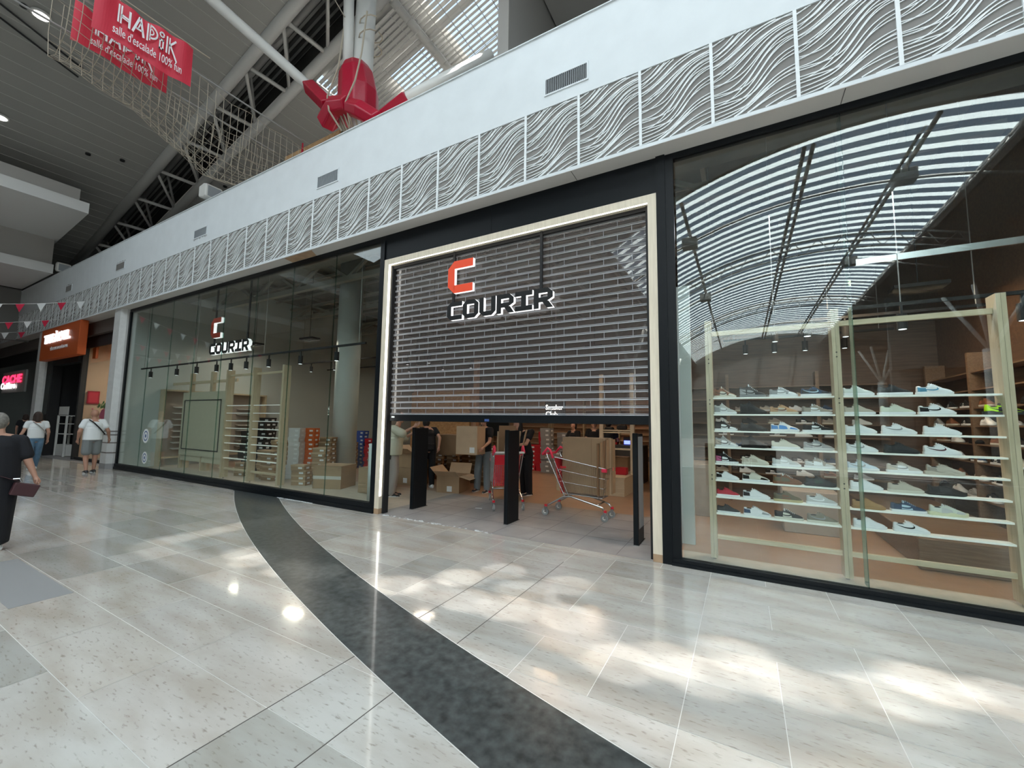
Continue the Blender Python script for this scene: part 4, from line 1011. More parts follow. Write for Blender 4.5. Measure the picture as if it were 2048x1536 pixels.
# left bay columns (pixel centres turned into metres along the shelf), bottom shelf = 0
LX = [-.215, .085, .40, .755]
RX = [1.08, 1.52, 1.86, 2.02]
LEFT = [
 [('mid', C(BR, CR, CR, BR, CR, BK, CR), 'brown and cream mid-top shoe with dark curved mark, top shelf far left'), ('mid', C(DG, (.2, .21, .22), GY, GY, DG, DG, WH), 'black and grey high shoe on the top shelf, second from left'), ('low', C(GY, WH, WH, GY, WH, GY, WH), 'grey and white low shoe on the top shelf, third from left'), ('low', C(NV, WH, DG, DG, DG, LB, DG), 'dark navy shoe with light blue mark on the top shelf')],
 [('mid', C(LG, WH, WH, GY, LG, GY, WH), 'light grey mid-top shoe on the second shelf far left'), ('mid', C(DG, BK, BK, BK, DG, None, DG), 'dark blurry high shoe on the second shelf'), ('low', C(TN, CR, BE, TN, TN, BR, TN), 'tan suede low shoe on the second shelf'), ('low', C(TP, WH, WH, TP, TP, TP, WH), 'taupe and white low shoe on the second shelf')],
 [('mid', C(BK, WH, WH, BK, WH, BK, WH), 'black and white mid-top shoe on the third shelf'), ('runner', C(DG, BK, BK, DG, DG, None, DG), 'black chunky runner on the third shelf'), ('low', C(WH, WH, BL, BL, BL, None, WH), 'white low shoe with bright blue band on the third shelf'), ('low', C(BK, WH, WH, BK, BK, BK, WH), 'black and white low shoe on the third shelf')],
 [('mid', C(GY, WH, WH, TP, WH, BK, WH), 'grey mid-top shoe with white side panel on the fourth shelf'), ('mid', C(DG, BK, BK, DG, DG, None, DG), 'all black padded shoe on the fourth shelf'), ('low', C(CR, WH, CR, CR, CR, CR, CR), 'all cream low shoe on the fourth shelf of the left bay'), ('low', C(GY, LG, LG, GY, GY, DG, LG), 'grey low shoe with black curved mark on the fourth shelf')],
 [('mid', C(BK, WH, WH, (.5, .12, .25), BK, BK, WH), 'black mid-top shoe with a pink heel on the fifth shelf'), ('low', C(CR, CR, BE, BE, CR, None, CR), 'cream low shoe with beige heel on the fifth shelf'), ('low', C(LG, WH, WH, LG, LG, LG, WH), 'light grey and white low shoe on the fifth shelf'), ('low', C(TP, WH, WH, LG, LG, WH, LG), 'pale grey low shoe with white patch on the fifth shelf')],
 [('low', C(WH, WH, WH, BK, WH, None, WH), 'white shoe with black heel on the sixth shelf far left'), ('low', C(CR, WH, CR, BK, BK, None, CR), 'cream shoe with black toe and heel trim on the sixth shelf'), ('low', C(BR, BR, OL, OL, BR, None, WH), 'dark brown shoe with white laces on the sixth shelf'), ('runner', C(DG, DG, (.04, .06, .05), DG, DG, None, DG), 'dark green-black runner on the sixth shelf')],
 [('low', C(RD, WH, RD, RD, RD, None, RD), 'red shoe with white sole on the seventh shelf far left'), ('low', C(WH, WH, WH, BK, WH, None, WH), 'white shoe with thin black trim on the seventh shelf'), ('low', C(OL, GM, BR, OL, OL, OL, OL), 'olive brown shoe with gum sole on the seventh shelf'), ('low', C(LG, WH, LG, LG, LG, WH, WH), 'light grey low shoe on the seventh shelf')],
 [('low', C(DG, WH, DG, DG, DG, None, DG), 'black shoe with white sole on the bottom shelf far left'), ('low', C(WH, WH, WH, NV, GY, None, GY), 'white and blue-grey shoe on the bottom shelf'), ('low', C(BK, CR, CR, BK, BK, BK, WH), 'black and cream low shoe on the bottom shelf'), ('low', C(KH, CR, KH, KH, KH, GY, TP), 'olive grey low shoe on the bottom shelf')]]
RIGHT = [
 [(.0, 'low', C((.66, .70, .68), WH, 0, 0, 0, None, WH), 'off-white low shoe behind the glass joint on the top shelf'), (0.3, 'low', C(DG, WH, DG, DG, DG, None, DG), 'charcoal low shoe with white sole on the top shelf'), (0.6, 'low', C(WH, WH, WH, SB, WH, SB, WH), 'white shoe with blue curved mark on the top shelf')],
 [(.0, 'low', C(BE, WH, BE, BE, BE, None, CR), 'pinkish beige low shoe behind the glass joint on the second shelf'), (0.31, 'low', C((.62, .66, .56), WH, 0, 0, 0, None, CR), 'pale cream-green low shoe on the second shelf'), (0.605, 'low', C(WH, WH, WH, BK, WH, BK, WH), 'white shoe with black curved mark and black heel on the second shelf'), (1.075, 'runner', C(NE, DG, DG, NE, DG, BK, DG), 'neon yellow-green and black football shoe on the second shelf')],
 [(.0, 'low', C(WH, WH, 0, 0, 0, None, WH), 'plain white low shoe behind the glass joint on the third shelf'), (0.31, 'low', C(WH, WH, 0, 0, 0, GY, WH), 'white shoe with grey curved mark on the third shelf'), (0.63, 'low', C(WH, WH, 0, 0, 0, None, WH), 'plain white low shoe at the right of the third shelf')],
 [(.0, 'low', C(WH, WH, 0, 0, 0, GY, WH), 'white shoe with grey mark behind the glass joint on the fourth shelf'), (0.32, 'low', C(DG, DG, 0, 0, 0, None, DG), 'all black low shoe on the fourth shelf of the right bay'), (0.62, 'low', C(WH, WH, 0, 0, 0, (.10, .03, .04), WH), 'white shoe with dark maroon curved mark on the fourth shelf')],
 [(.0, 'low', C(WB, WH, 0, 0, 0, GY, WB), 'ice blue low shoe behind the glass joint on the fifth shelf'), (0.33, 'low', C((.55, .52, .48), WH, WH, BE, 0, GY, BE), 'greige and white shoe with grey curved mark on the fifth shelf'), (0.63, 'runner', C((.48, .44, .38), BE, BE, TP, 0, None, BE), 'beige wavy runner on the fifth shelf')],
 [(.02, 'low', C(WH, WH, 0, 0, 0, None, WH), 'plain white low shoe behind the glass joint on the sixth shelf'), (0.33, 'low', C(BE, CR, 0, 0, 0, BE, BE), 'beige suede low shoe on the sixth shelf'), (0.63, 'runner', C(BK, BK, DG, 0, 0, None, BK), 'black wavy runner on the sixth shelf')],
 [(.03, 'low', C((.36, .21, .09), (.36, .21, .09), 0, 0, 0, None, 0), 'wheat brown low shoe behind the glass joint on the seventh shelf'), (0.34, 'low', C(NV, WH, LB, NV, NV, NV, LB), 'navy shoe with pale blue side panel on the seventh shelf'), (0.63, 'runner', C((.62, .66, .58), (.66, .66, .45), LG, 0, LG, None, WH), 'silver cream runner on the seventh shelf')],
 [(.03, 'low', C(WH, WH, 0, 0, 0, None, WH), 'plain white low shoe behind the glass joint on the bottom shelf'), (0.35, 'low', C(WH, WH, 0, 0, 0, BK, WH), 'white shoe with black curved mark on the bottom shelf')]]
for i, row in enumerate(LEFT):
    z = ZS[7 - i]
    for j, (k, c, l) in enumerate(row):
        put_shoe(k, (-.298, -.02, .285, .59)[j], .47, z, 0, c, l, 'shoes on the full rack', .84 if j == 0 else .94)
for i, row in enumerate(RIGHT):
    z = ZS[7 - i]
    for x, k, c, l in row: put_shoe(k, .955 + x, .47, z, 0, c, l, 'shoes on the full rack', .93)
rr = random.Random(9)
def rows(ox, oy, rz, L, zs, step, label, group, dark=1.0):
    for z in zs:
        s = rr.uniform(0, .15)
        while s < L - .3:
            c = rr.choice([C(WH), C(BK, WH, WH), C(GY, WH), C(BK, BK), C(BE, WH), C(TP, CR), C(NV, WH), C(BR, CR)])
            px = ox + math.cos(rz) * s + math.sin(rz) * .20; py = oy + math.sin(rz) * s - math.cos(rz) * .20
            put_shoe('low', px, py, z, rz + rr.uniform(-.1, .1), c, label, group); s += step + rr.uniform(0, .12)
rows(-.6, 5.2, 0, 2.8, [.6 + .26 * i for i in range(0, 7)], .42, 'one of the small dim shoes on the brown shelving behind the full rack', 'shoes on the shelving behind the rack')
rows(3.15, 4.7, -math.pi / 2, 3.4, [.6 + .26 * i for i in range(0, 6)], .48, 'one of the dim shoes on the right side wall shelving', 'shoes on the right side wall')
for p in PR.values():
    for ch in list(p.children): bpy.data.objects.remove(ch)
    bpy.data.objects.remove(p)
# ================================================================== boxes
def shoebox_proto():
    r = thing('shoe_box', (0, 0, -50), 'b', 'box')
    g = MB(); g.box(-.17, .17, -.11, .11, 0, .10); g.build('base', 'cardboard', r)
    g = MB(); g.box(-.174, .174, -.114, .114, .085, .122); g.build('lid', 'cardboard_light', r)
    g = MB(); g.box(.02, .12, -.1165, -.1145, .03, .075); g.box(.1745, .1765, -.05, .04, .03, .075); g.build('label_sticker', 'sticker', r)
    return r
SB0 = shoebox_proto()
def box(x, y, z, rz, cm_, lm, label, group, s=(1, 1, 1), stick=True):
    r = SB0.copy(); COL.objects.link(r); r.location = (x, y, z); r.rotation_euler = (0, 0, rz); r.scale = s; r['label'] = label; r['category'] = 'box'; r['group'] = group
    for ch in SB0.children:
        nm = ch.name.split('.')[0]
        if nm == 'label_sticker' and not stick: continue
        o = ch.copy(); COL.objects.link(o); o.parent = r; o.name = nm
        if nm != 'label_sticker': o.material_slots[0].link = 'OBJECT'; o.material_slots[0].material = M[cm_ if nm == 'base' else lm]
def stack(x, y, n, cm_, lm, label, group, rz=0, s=(1, 1, 1), jit=.02, z0=0):
    for i in range(n): box(x + rr.uniform(-jit, jit), y + rr.uniform(-jit, jit), z0 + i * .1225 * s[2], rz + rr.uniform(-.06, .06), cm_, lm, label, group, s)
mat('orange_box', (.62, .12, .02), .6); mat('white_box', (.62, .62, .62), .6); mat('red_box', (.48, .008, .02), .55); mat('grey_box', (.28, .28, .28), .6); mat('black_box', (.02, .017, .016), .6); mat('blue_box', (.03, .08, .35), .6); mat('brown_box', (.20, .12, .06), .75)
# left window stacks (seen through the empty rack)
stack(-9.42, 1.18, 4, 'cardboard', 'cardboard_light', 'brown shoe box in the low stack right of the empty rack', 'shoe boxes right of the empty rack', .35, (1.1, 1.1, 1))
stack(-9.62, 1.85, 7, 'cardboard', 'cardboard_light', 'brown shoe box in the taller stack left of the big taped carton', 'tall shoe box stack', .35, (1.1, 1.1, 1))
stack(-10.05, 2.35, 9, 'brown_box', 'cardboard', 'darker brown shoe box in the stack behind, beside the round column', 'dark shoe box stack', .3, (1.1, 1.1, 1))
stack(-10.55, 1.75, 11, 'white_box', 'white_box', 'white shoe box in the tall stack beside the orange ones', 'white shoe box stack', .3, (1, 1, 1))
stack(-10.35, 2.05, 11, 'orange_box', 'orange_box', 'orange shoe box in the tall stack behind the empty rack', 'orange shoe box stack', .3)
stack(-10.72, 2.55, 8, 'orange_box', 'orange_box', 'orange shoe box in the shorter stack further back', 'shorter orange stack', .3)
for i, (x, y, n) in enumerate(((-11.05, 1.35, 6), (-11.0, 1.75, 7), (-11.45, 1.5, 6), (-11.6, 1.95, 8), (-11.3, 2.3, 8), (-10.75, 1.25, 3))):
    stack(x, y, n, 'cardboard', 'cardboard_light', 'brown shoe box with a white sticker stacked behind the empty rack', 'brown shoe boxes behind the empty rack', .2, (1.12, 1.1, 1))
for i, (x, y, n) in enumerate(((-12.85, 1.75, 9), (-12.5, 1.95, 11), (-12.95, 2.35, 12))):
    stack(x, y, n, 'black_box', 'black_box', 'black shoe box in the tall black stack behind the empty rack', 'black shoe box stack', .2, (1.2, 1.1, 1.1), .05)
stack(-12.2, 1.3, 3, 'cardboard', 'cardboard_light', 'brown shoe box in the small pile in front of the black stack', 'small pile before the black stack', .2)
# gate: brown stacks behind the people, red and grey boxes
for x, y, n in ((-6.9, 4.0, 8), (-6.45, 4.1, 8), (-6.05, 3.9, 8), (-5.7, 3.7, 8), (-7.3, 3.9, 7), (-7.7, 3.4, 6)):
    stack(x, y, n, 'brown_box', 'cardboard', 'brown shoe box with a white sticker in the wall of stacks behind the open carton', 'brown shoe box wall behind the staff', 0, (1.05, 1.2, 1))
for x, y, n in ((-6.2, 7.4, 6), (-5.85, 7.35, 6), (-6.0, 7.9, 9)):
    stack(x, y, n, 'red_box', 'red_box', 'red shoe box in the pile at the back, between the two trolleys', 'red shoe boxes at the back', 0, (1.0, 1.3, 1.15))
for x, y, n in ((-5.55, 7.1, 10), (-5.15, 7.0, 5), (-5.1, 7.45, 9), (-4.85, 6.6, 4)):
    stack(x, y, n, 'grey_box', 'grey_box', 'grey shoe box in the pile at the back beside the red ones', 'grey shoe boxes at the back', 0, (1.0, 1.3, 1.15))
for x, y, n in ((-3.95, 7.8, 9), (-3.6, 7.8, 9)):
    stack(x, y, n, 'red_box', 'red_box', 'red shoe box in the high pile left of the dark-clothed staff', 'high red shoe box pile', 0, (1.0, 1.3, 1.15), z0=0)
stack(-11.2, 4.55, 10, 'blue_box', 'blue_box', 'blue shoe box in the stack right of the round column', 'blue shoe boxes', 0)
stack(-10.75, 4.5, 8, 'red_box', 'red_box', 'red shoe box in the stack right of the round column', 'red boxes right of the column', 0)
stack(-11.25, 4.15, 7, 'brown_box', 'cardboard', 'brown shoe box in the stack just right of the round column', 'brown boxes right of the column', 0)
stack(-9.55, 3.6, 6, 'cardboard', 'cardboard_light', 'brown shoe box stacked near the taped carton by the gate jamb', 'boxes by the gate jamb', .2)
for ch in list(SB0.children): bpy.data.objects.remove(ch)
bpy.data.objects.remove(SB0)
def carton(x, y, z, sx, sy, sz, rz, label, m='cardboard', flaps=0, tape=0, stick=None):
    r = thing('carton', (x, y, z), label, 'carton', None, rz); t = .006
    g = MB(); g.box(-sx, sx, -sy, -sy + t, 0, sz); g.box(-sx, sx, sy - t, sy, 0, sz); g.box(-sx, -sx + t, -sy + t, sy - t, 0, sz); g.box(sx - t, sx, -sy + t, sy - t, 0, sz); g.box(-sx, sx, -sy, sy, 0, t)
    if not flaps: g.box(-sx, sx, -sy, sy, sz - t, sz)
    g.build('body', m, r)
    if flaps:
        for k, (a, ang) in enumerate(((0, .55), (1, 1.1), (2, -.25), (3, .8))):
            g = MB(); l = min(sx, sy) * .95; c, s = math.cos(ang), math.sin(ang)
            if a == 0: P = [(-sx, -sy, sz), (sx, -sy, sz), (sx, -sy - l * c, sz + l * s), (-sx, -sy - l * c, sz + l * s)]
            elif a == 1: P = [(sx, sy, sz), (-sx, sy, sz), (-sx, sy + l * c, sz + l * s), (sx, sy + l * c, sz + l * s)]
            elif a == 2: P = [(sx, -sy, sz), (sx, sy, sz), (sx + l * c, sy, sz + l * s), (sx + l * c, -sy, sz + l * s)]
            else: P = [(-sx, sy, sz), (-sx, -sy, sz), (-sx - l * c, -sy, sz + l * s), (-sx - l * c, sy, sz + l * s)]
            g.slab(P, (0, 0, 1), .005); g.build('flap', 'cardboard_light', r)
    if tape: g = MB(); g.box(-sx - .001, sx + .001, -sy - .002, -sy, sz * .42, sz * .56); g.build('tape', 'tape', r)
    if stick: g = MB(); g.box(stick[0], stick[0] + .12, -sy - .003, -sy - .001, stick[1], stick[1] + .12); g.build('label_sticker', 'sticker', r)
    return r
carton(-8.52, 1.45, 0, .35, .33, .52, .36, 'big closed carton with a band of tape before the round column', tape=1)
carton(-7.17, 1.52, 0, .28, .30, .55, .0, 'closed carton with a white sticker at the right end of the left window', stick=(.05, .06))
carton(-5.87, 2.60, 0, .27, .34, .36, .25, 'open carton with spread flaps on the floor between the staff', flaps=1, stick=(-.02, .03))
carton(-6.55, 3.35, .75, .42, .35, .5, 0, 'large carton resting on the brown boxes behind the man in black', 'cardboard_dark')
carton(-7.35, 2.85, 0, .30, .26, .42, .1, 'carton with a white sticker on the floor behind the person in beige', stick=(-.1, .05))
carton(-7.4, 2.9, .42, .30, .26, .35, -.1, 'second carton stacked behind the person in beige', 'cardboard', flaps=1)
carton(-7.45, 2.0, 0, .2, .2, .4, 0, 'small dark carton in the corner by the gate jamb', 'black_box')
carton(-2.75, 5.35, .41, .25, .2, .35, 0, 'brown carton on the platform behind the pine shelving', 'cardboard_dark')
carton(-2.5, 4.6, .41, .12, .1, .16, 0, 'small red box on the platform below the pine shelving', 'red_box')
r = thing('wrap_roll', (-6.5, .82, 0), 'standing roll of pale plastic film in the corner of the left window', 'roll'); g = MB(); g.cyl(0, 0, 0, 1.12, .14, 24); g.build('roll', 'column_white', r, smooth=True); g = MB(); g.cyl(0, 0, 1.12, 1.125, .04, 16); g.build('core', 'cardboard', r)
r = thing('wall_monitor', (-6.9, 6.0, 1.15), 'dark monitor at the back above the boxes, behind the man in black', 'monitor'); g = MB(); g.box(-.5, .5, 0, .05, 0, .5); g.build('screen', 'black_metal', r); g = MB(); g.box(-.52, .52, .05, .09, -.02, .52); g.build('frame', 'dark_grey', r)
g = MB(); g.box(-3.15, -2.35, 6.3, 6.9, 0, 1.0); tag(g.build('service_counter', 'dark_grey', bevel=.01), 'dark service counter with the small blue screen beside the staff', 'counter')
r = thing('counter_screen', (-2.9, 6.5, 1.02), 'small glowing blue screen beside the staff in black', 'screen'); g = MB(); g.box(-.02, .24, 0, .02, 0, .1); g.build('display', 'screen_blue', r); g = MB(); g.box(-.04, .26, .02, .05, -.02, .2); g.build('housing', 'black_matt', r)
r = thing('neon_lettering', (-3.55, 2.6, 1.80), 'small white two-line lettering glowing behind the lowest slats of the shutter', 'lettering')
g = MB(); g.box(-.03, .42, .03, .05, -.12, .22); g.build('backing', 'black_matt', r); g = MB(); g.tube([(.2, .04, .2), (.2, .04, 4.3)], .006, 5); g.build('suspension', 'steel_dim', r)
text('first_line', 'Sneaker', .12, (0, 0, .06), 'led_white', r, width=.38, height=.10); text('second_line', 'Club', .12, (0, 0, -.08), 'led_white', r, width=.26, height=.10)
# ================================================================== security posts
for k, (x, y, l) in enumerate(((-5.28, .57, 'black anti-theft post at the left of the entrance'), (-3.29, .53, 'black anti-theft post in the middle of the entrance'), (-1.29, .50, 'black anti-theft post at the right of the entrance, with a pale glass side'))):
    r = thing('security_post', (x, y, 0), l, 'security post', 'anti-theft posts in the entrance')
    g = MB(); g.box(0, .045, 0, .36, .01, 1.46); g.build('panel', 'black_metal', r, bevel=.006, seg=2)
    g = MB(); g.box(-.012, .055, -.03, .02, .01, 1.47); g.build('front_edge', 'black_metal', r, bevel=.008, seg=2)
    g = MB(); g.box(-.015, .06, -.035, .38, 0, .012); g.build('foot_plate', 'chrome', r)
    if k == 2: g = MB(); g.box(.046, .049, .03, .33, .2, 1.42); tag(g.build('side_pane', 'vent_grey', r), 'pale grey reflecting side pane')
# ================================================================== shopping trolleys
def trolley(loc, rz, label, L=1.0, wr=.54, wf=.36):
    r = thing('shopping_trolley', loc, label, 'trolley', 'metal shopping trolleys in the entrance', rz)
    # x forward (front = +x); rear wheels at x=0
    def W_(x): return (wr + (wf - wr) * x / L) / 2
    g = MB()
    for s in (-1, 1):
        g.tube([(-.03, s * wr / 2, .16), (.05, s * wr / 2, .20), (.30, s * (wr / 2 - .02), .345), (.42, s * (wr / 2 - .03), .355), (.86, s * (wf / 2 + .02), .25), (.95, s * wf / 2, .22), (1.0, s * wf / 2, .15)], .016, 8)
    g.tube([(.30, -wr / 2 + .02, .345), (.30, wr / 2 - .02, .345)], .012, 6); g.tube([(.86, -wf / 2, .25), (.86, wf / 2, .25)], .012, 6)
    g.build('chassis', 'chrome', r, smooth=True)
    for x, w in ((-.03, wr / 2), (L, wf / 2)):
        for s in (-1, 1):
            g = MB(); c = (x - .01, s * w, .062); g.rings([[(c[0] + .062 * math.cos(a * math.pi / 10), c[1] + d, c[2] + .062 * math.sin(a * math.pi / 10)) for a in range(20)] for d in (-.016, .016)])
            wh = g.build('wheel', 'grey_wheel', r)
            g = MB(); g.rings([[(c[0] + .03 * math.cos(a * math.pi / 8), c[1] + d, c[2] + .03 * math.sin(a * math.pi / 8)) for a in range(16)] for d in (-.019, .019)]); g.build('hub', 'mast_white', wh)
            g = MB(); g.box(x - .02, x + .02, s * w - .022, s * w - .018, .05, .15); g.box(x - .02, x + .02, s * w + .018, s * w + .022, .05, .15); g.box(x - .025, x + .025, s * w - .024, s * w + .024, .135, .15); g.build('fork', 'chrome', r)
            g = MB(); g.cyl(x, s * w, .15, .185, .026, 12); g.build('cap', 'red_plastic', r)
    # basket: bottom x .22.. .98 z .36..., top rear x .06 z .95, top front x 1.05 z .84
    B0 = (.24, .39); B1 = (.94, .36); T0 = (.12, 1.0); T1 = (1.02, .84)
    def pt(u, v, s):
        x = (B0[0] + (B1[0] - B0[0]) * u) * (1 - v) + (T0[0] + (T1[0] - T0[0]) * u) * v
        z = (B0[1] + (B1[1] - B0[1]) * u) * (1 - v) + (T0[1] + (T1[1] - T0[1]) * u) * v
        return (x, s * (W_(x) - .015 - .03 * (1 - v)), z)
    g = MB()
    for s in (-1, 1):
        for i in range(31): g.tube([pt(i / 30, 0, s), pt(i / 30, 1, s)], .0022, 4)
        for v, rd in ((0, .005), (.33, .004), (.66, .004), (1, .008)): g.tube([pt(0, v, s), pt(1, v, s)], rd, 6)
    for i in range(13):
        f = i / 12; a, b = pt(1, 0, -1), pt(1, 0, 1); c, d = pt(1, 1, -1), pt(1, 1, 1)
        g.tube([[a[k] * (1 - f) + b[k] * f for k in range(3)], [c[k] * (1 - f) + d[k] * f for k in range(3)]], .0022, 4)
        a, b = pt(0, 0, -1), pt(0, 0, 1); c, d = pt(1, 0, -1), pt(1, 0, 1)
        g.tube([[a[k] * (1 - f) + b[k] * f for k in range(3)], [c[k] * (1 - f) + d[k] * f for k in range(3)]], .0022, 4)
    for v in (0, .33, .66, 1): g.tube([pt(1, v, -1), pt(1, v, 1)], .005, 6)
    g.build('basket', 'chrome', r)
    g = MB()
    for s in (-1, 1):
        g.tube([(.31, s * (wr / 2 - .03), .35), (.0, s * wr / 2, 1.0), (-.02, s * wr / 2, 1.05)], .010, 8)
        g.tube([(.38, s * (wr / 2 - .03), .37), (.10, s * (wr / 2 - .02), .97)], .006, 6)
    g.build('handle_frame', 'chrome', r)
    g = MB()
    for s in (-1, 1): g.tube([(.10, s * wr / 2, .98), (.05, s * wr / 2, 1.12), (.0, s * wr / 2, 1.15), (-.10, s * wr / 2, 1.04)], .022, 8)
    g.build('handle_end', 'red_handle', r, smooth=True)
    g = MB(); g.tube([(-.10, -wr / 2, 1.04), (-.10, wr / 2, 1.04)], .02, 12); g.build('push_handle', 'mast_white' if label.startswith('rear') else 'red_handle', r)
    g = MB()
    a = [(.13, 0, .97), (.25, 0, .42)]
    hw = wr / 2 - .035
    g.slab([(.115, -hw, .98), (.115, hw, .98), (.145, hw, .80), (.145, -hw, .80)], (1, 0, .2), .012)
    for i in range(13): y = -hw + i * 2 * hw / 12; g.bar((.145, y, .80), (.25, y, .40), .010, .010)
    for i in range(16): t = i / 15; g.bar((.145 + .105 * t, -hw, .80 - .4 * t), (.145 + .105 * t, hw, .80 - .4 * t), .010, .010)
    g.build('red_flap', 'red_plastic', r)
    for s in (-1, 1):
        g = MB(); x, y, z = pt(.98, .97, s); g.box(x - .06, x + .03, y - .02, y + .02, z - .04, z + .02); g.build('bumper', 'red_handle', r, bevel=.008)
        g = MB(); x, y, z = pt(.14, .76, s); g.box(x - .05, x + .06, y - .008, y + .008, z - .015, z + .015); g.build('badge', 'red_plastic', r)
    return r
T2 = trolley((-2.985, 1.75, 0), -.04, 'front trolley stacked with flattened brown cartons, seen from the side')
T1 = trolley((-3.77, 1.46, 0), 2.29, 'rear trolley with red flap and grey boxes behind the middle post')
def sheet(x, y, z, w, h, t, rx, rz, label, m='cardboard', grp='flattened cartons in the trolleys'):
    r = thing('flat_carton', (x, y, z), label, 'cardboard', grp); r.rotation_euler = (rx, 0, rz)
    g = MB(); g.box(-w / 2, w / 2, -t / 2, t / 2, 0, h); g.build('panel', m, r, bevel=.002)
    g = MB(); g.box(w * .22 - .002, w * .22 + .002, -t / 2 - .002, -t / 2, h * .45, h); g.box(w * .22, w / 2, -t / 2 - .002, -t / 2, h * .45, h * .455); g.build('crease', 'cardboard_dark', r)
    return r
for i in range(7):
    sheet(-2.42 + i * .012, 1.63 + i * .035, .40, .74 + .01 * i, .94 + .004 * (i % 3), .012, -.02, -.04 - .02 * (i % 2), ['foremost', 'second', 'third', 'fourth', 'fifth', 'sixth', 'hindmost'][i] + ' flattened carton standing in the front trolley', ['cardboard', 'cardboard_light', 'cardboard', 'cardboard_dark'][i % 4])
for i in range(4):
    o = sheet(-1.99 - .035 * i, 1.86 - .06 * i, .40, .36, .92 - .02 * i, .02, 0, 1.45, ['front-end', 'next', 'third', 'last'][i] + ' flattened carton set crosswise at the front end of the trolley', 'cardboard_dark' if i % 2 else 'cardboard')
for i, (h, w, rz, x, y) in enumerate(((1.05, .40, 2.0, -3.95, 2.02), (1.0, .45, 1.4, -4.05, 1.95), (1.1, .35, .8, -4.15, 2.05), (.98, .4, .2, -4.25, 2.15))):
    sheet(x, y, .42, w, h, .02, .22 - .1 * i, rz, ['leaning', 'upright', 'twisted', 'rear'][i] + ' opened carton sheet sticking out of the rear trolley', ['cardboard', 'cardboard_light', 'cardboard_dark', 'cardboard'][i])
for i in range(4):
    o = thing('grey_box', (-4.25, 1.95, .42 + i * .135), ['lowest', 'second lowest', 'second highest', 'highest'][i] + ' grey box in the rear trolley', 'box', 'grey boxes in the rear trolley', 2.29)
    g = MB(); g.box(-.25, .12, -.17, .17, 0, .125); g.build('base', 'grey_box', o); g = MB(); g.box(-.253, .123, -.173, .173, .1, .13); g.build('lid', 'grey_box', o)
for x, y, l in ((-5.55, .95, 'left scrap of white paper on the shop floor'), (-4.35, 1.25, 'scrap of white paper left of the rear trolley')):
    g = MB(); g.slab([(x, y, .003), (x + .13, y + .03, .003), (x + .10, y + .09, .003), (x - .02, y + .05, .003)], (0, 0, 1), .002); tag(g.build('paper_scrap', 'tee_white'), l, 'paper')
g = MB(); rr2 = random.Random(2)
for i in range(70): x = -5.35 + rr2.random() ** 1.5 * 2.2; y = -.04 + rr2.uniform(-.03, .04); g.slab([(x, y, .003), (x + rr2.uniform(.01, .06), y + .004, .003), (x + .02, y + rr2.uniform(.01, .03), .003)], (0, 0, 1), .004)
for i in range(60): x = -8.3 + rr2.random() * 1.1; y = -.07 + rr2.uniform(-.02, .0); g.slab([(x, y, .003), (x + rr2.uniform(.01, .06), y + .004, .003), (x + .02, y + rr2.uniform(.01, .03), .003)], (0, 0, 1), .006)
tag(g.build('plaster_crumbs', 'tee_white'), 'white plaster crumbs along the joint before the shop front', 'debris', kind='stuff')
# ================================================================== track lights
def track(x0, x1, y, z, xs, label, power=0, group='black light tracks under the shop ceiling'):
    r = thing('light_track', (0, y, z), label, 'light', group)
    g = MB(); g.box(x0, x1, -.018, .018, -.02, .02); g.build('track', 'black_matt', r)
    g = MB()
    n = max(2, int((x1 - x0) / 2.8))
    for i in range(n + 1): x = x0 + .2 + i * (x1 - x0 - .4) / n; g.tube([(x, 0, .02), (x, 0, 6.4 - z)], .006, 4)
    g.build('suspension', 'steel_dim', r)
    for x in xs:
        g = MB(); g.cyl(x, 0, -.30, -.12, .048, 16); g.box(x - .012, x + .012, -.012, .012, -.12, -.02); s = g.build('spot_head', 'black_matt', r)
        g = MB(); g.cyl(x, 0, -.303, -.30, .036, 16); g.build('spot_lens', 'led_cool', s)
    return r
track(-16.6, -6.4, .35, 3.10, [-15.9, -14.2, -13.05, -12.0, -11.3, -10.6, -9.65, -8.45, -7.25], 'long black light track behind the left window, nearest the glass')
track(-13.5, -7.0, 3.6, 3.5, [-12.8, -11.6, -10.8, -9.4, -8.4, -7.6], 'black light track in the second row of the left window')
track(-15.5, -7.0, 6.2, 3.7, [-14, -12.4, -10.8, -9.2, -8.0], 'black light track in the third row, deep in the shop')
track(.2, 3.1, 1.1, 3.03, [.75, 1.65, 2.6], 'black light track with cylinder spots in the right window, nearest one')
track(-.6, 3.0, 2.6, 3.25, [.5, 1.4], 'thin black track with small spots behind the nearest one in the right window')
track(-.3, 2.4, 4.4, 3.35, [.1, .6, 1.1, 1.7], 'black track with a row of small spots above the brown shelving')
g = MB(); g.bar((1.35, 1.5, 3.72), (4.5, 1.5, 3.72), .03, .08); tag(g.build('perforated_rail', 'chrome'), 'pale perforated metal rail hanging at the right edge of the window', 'rail')
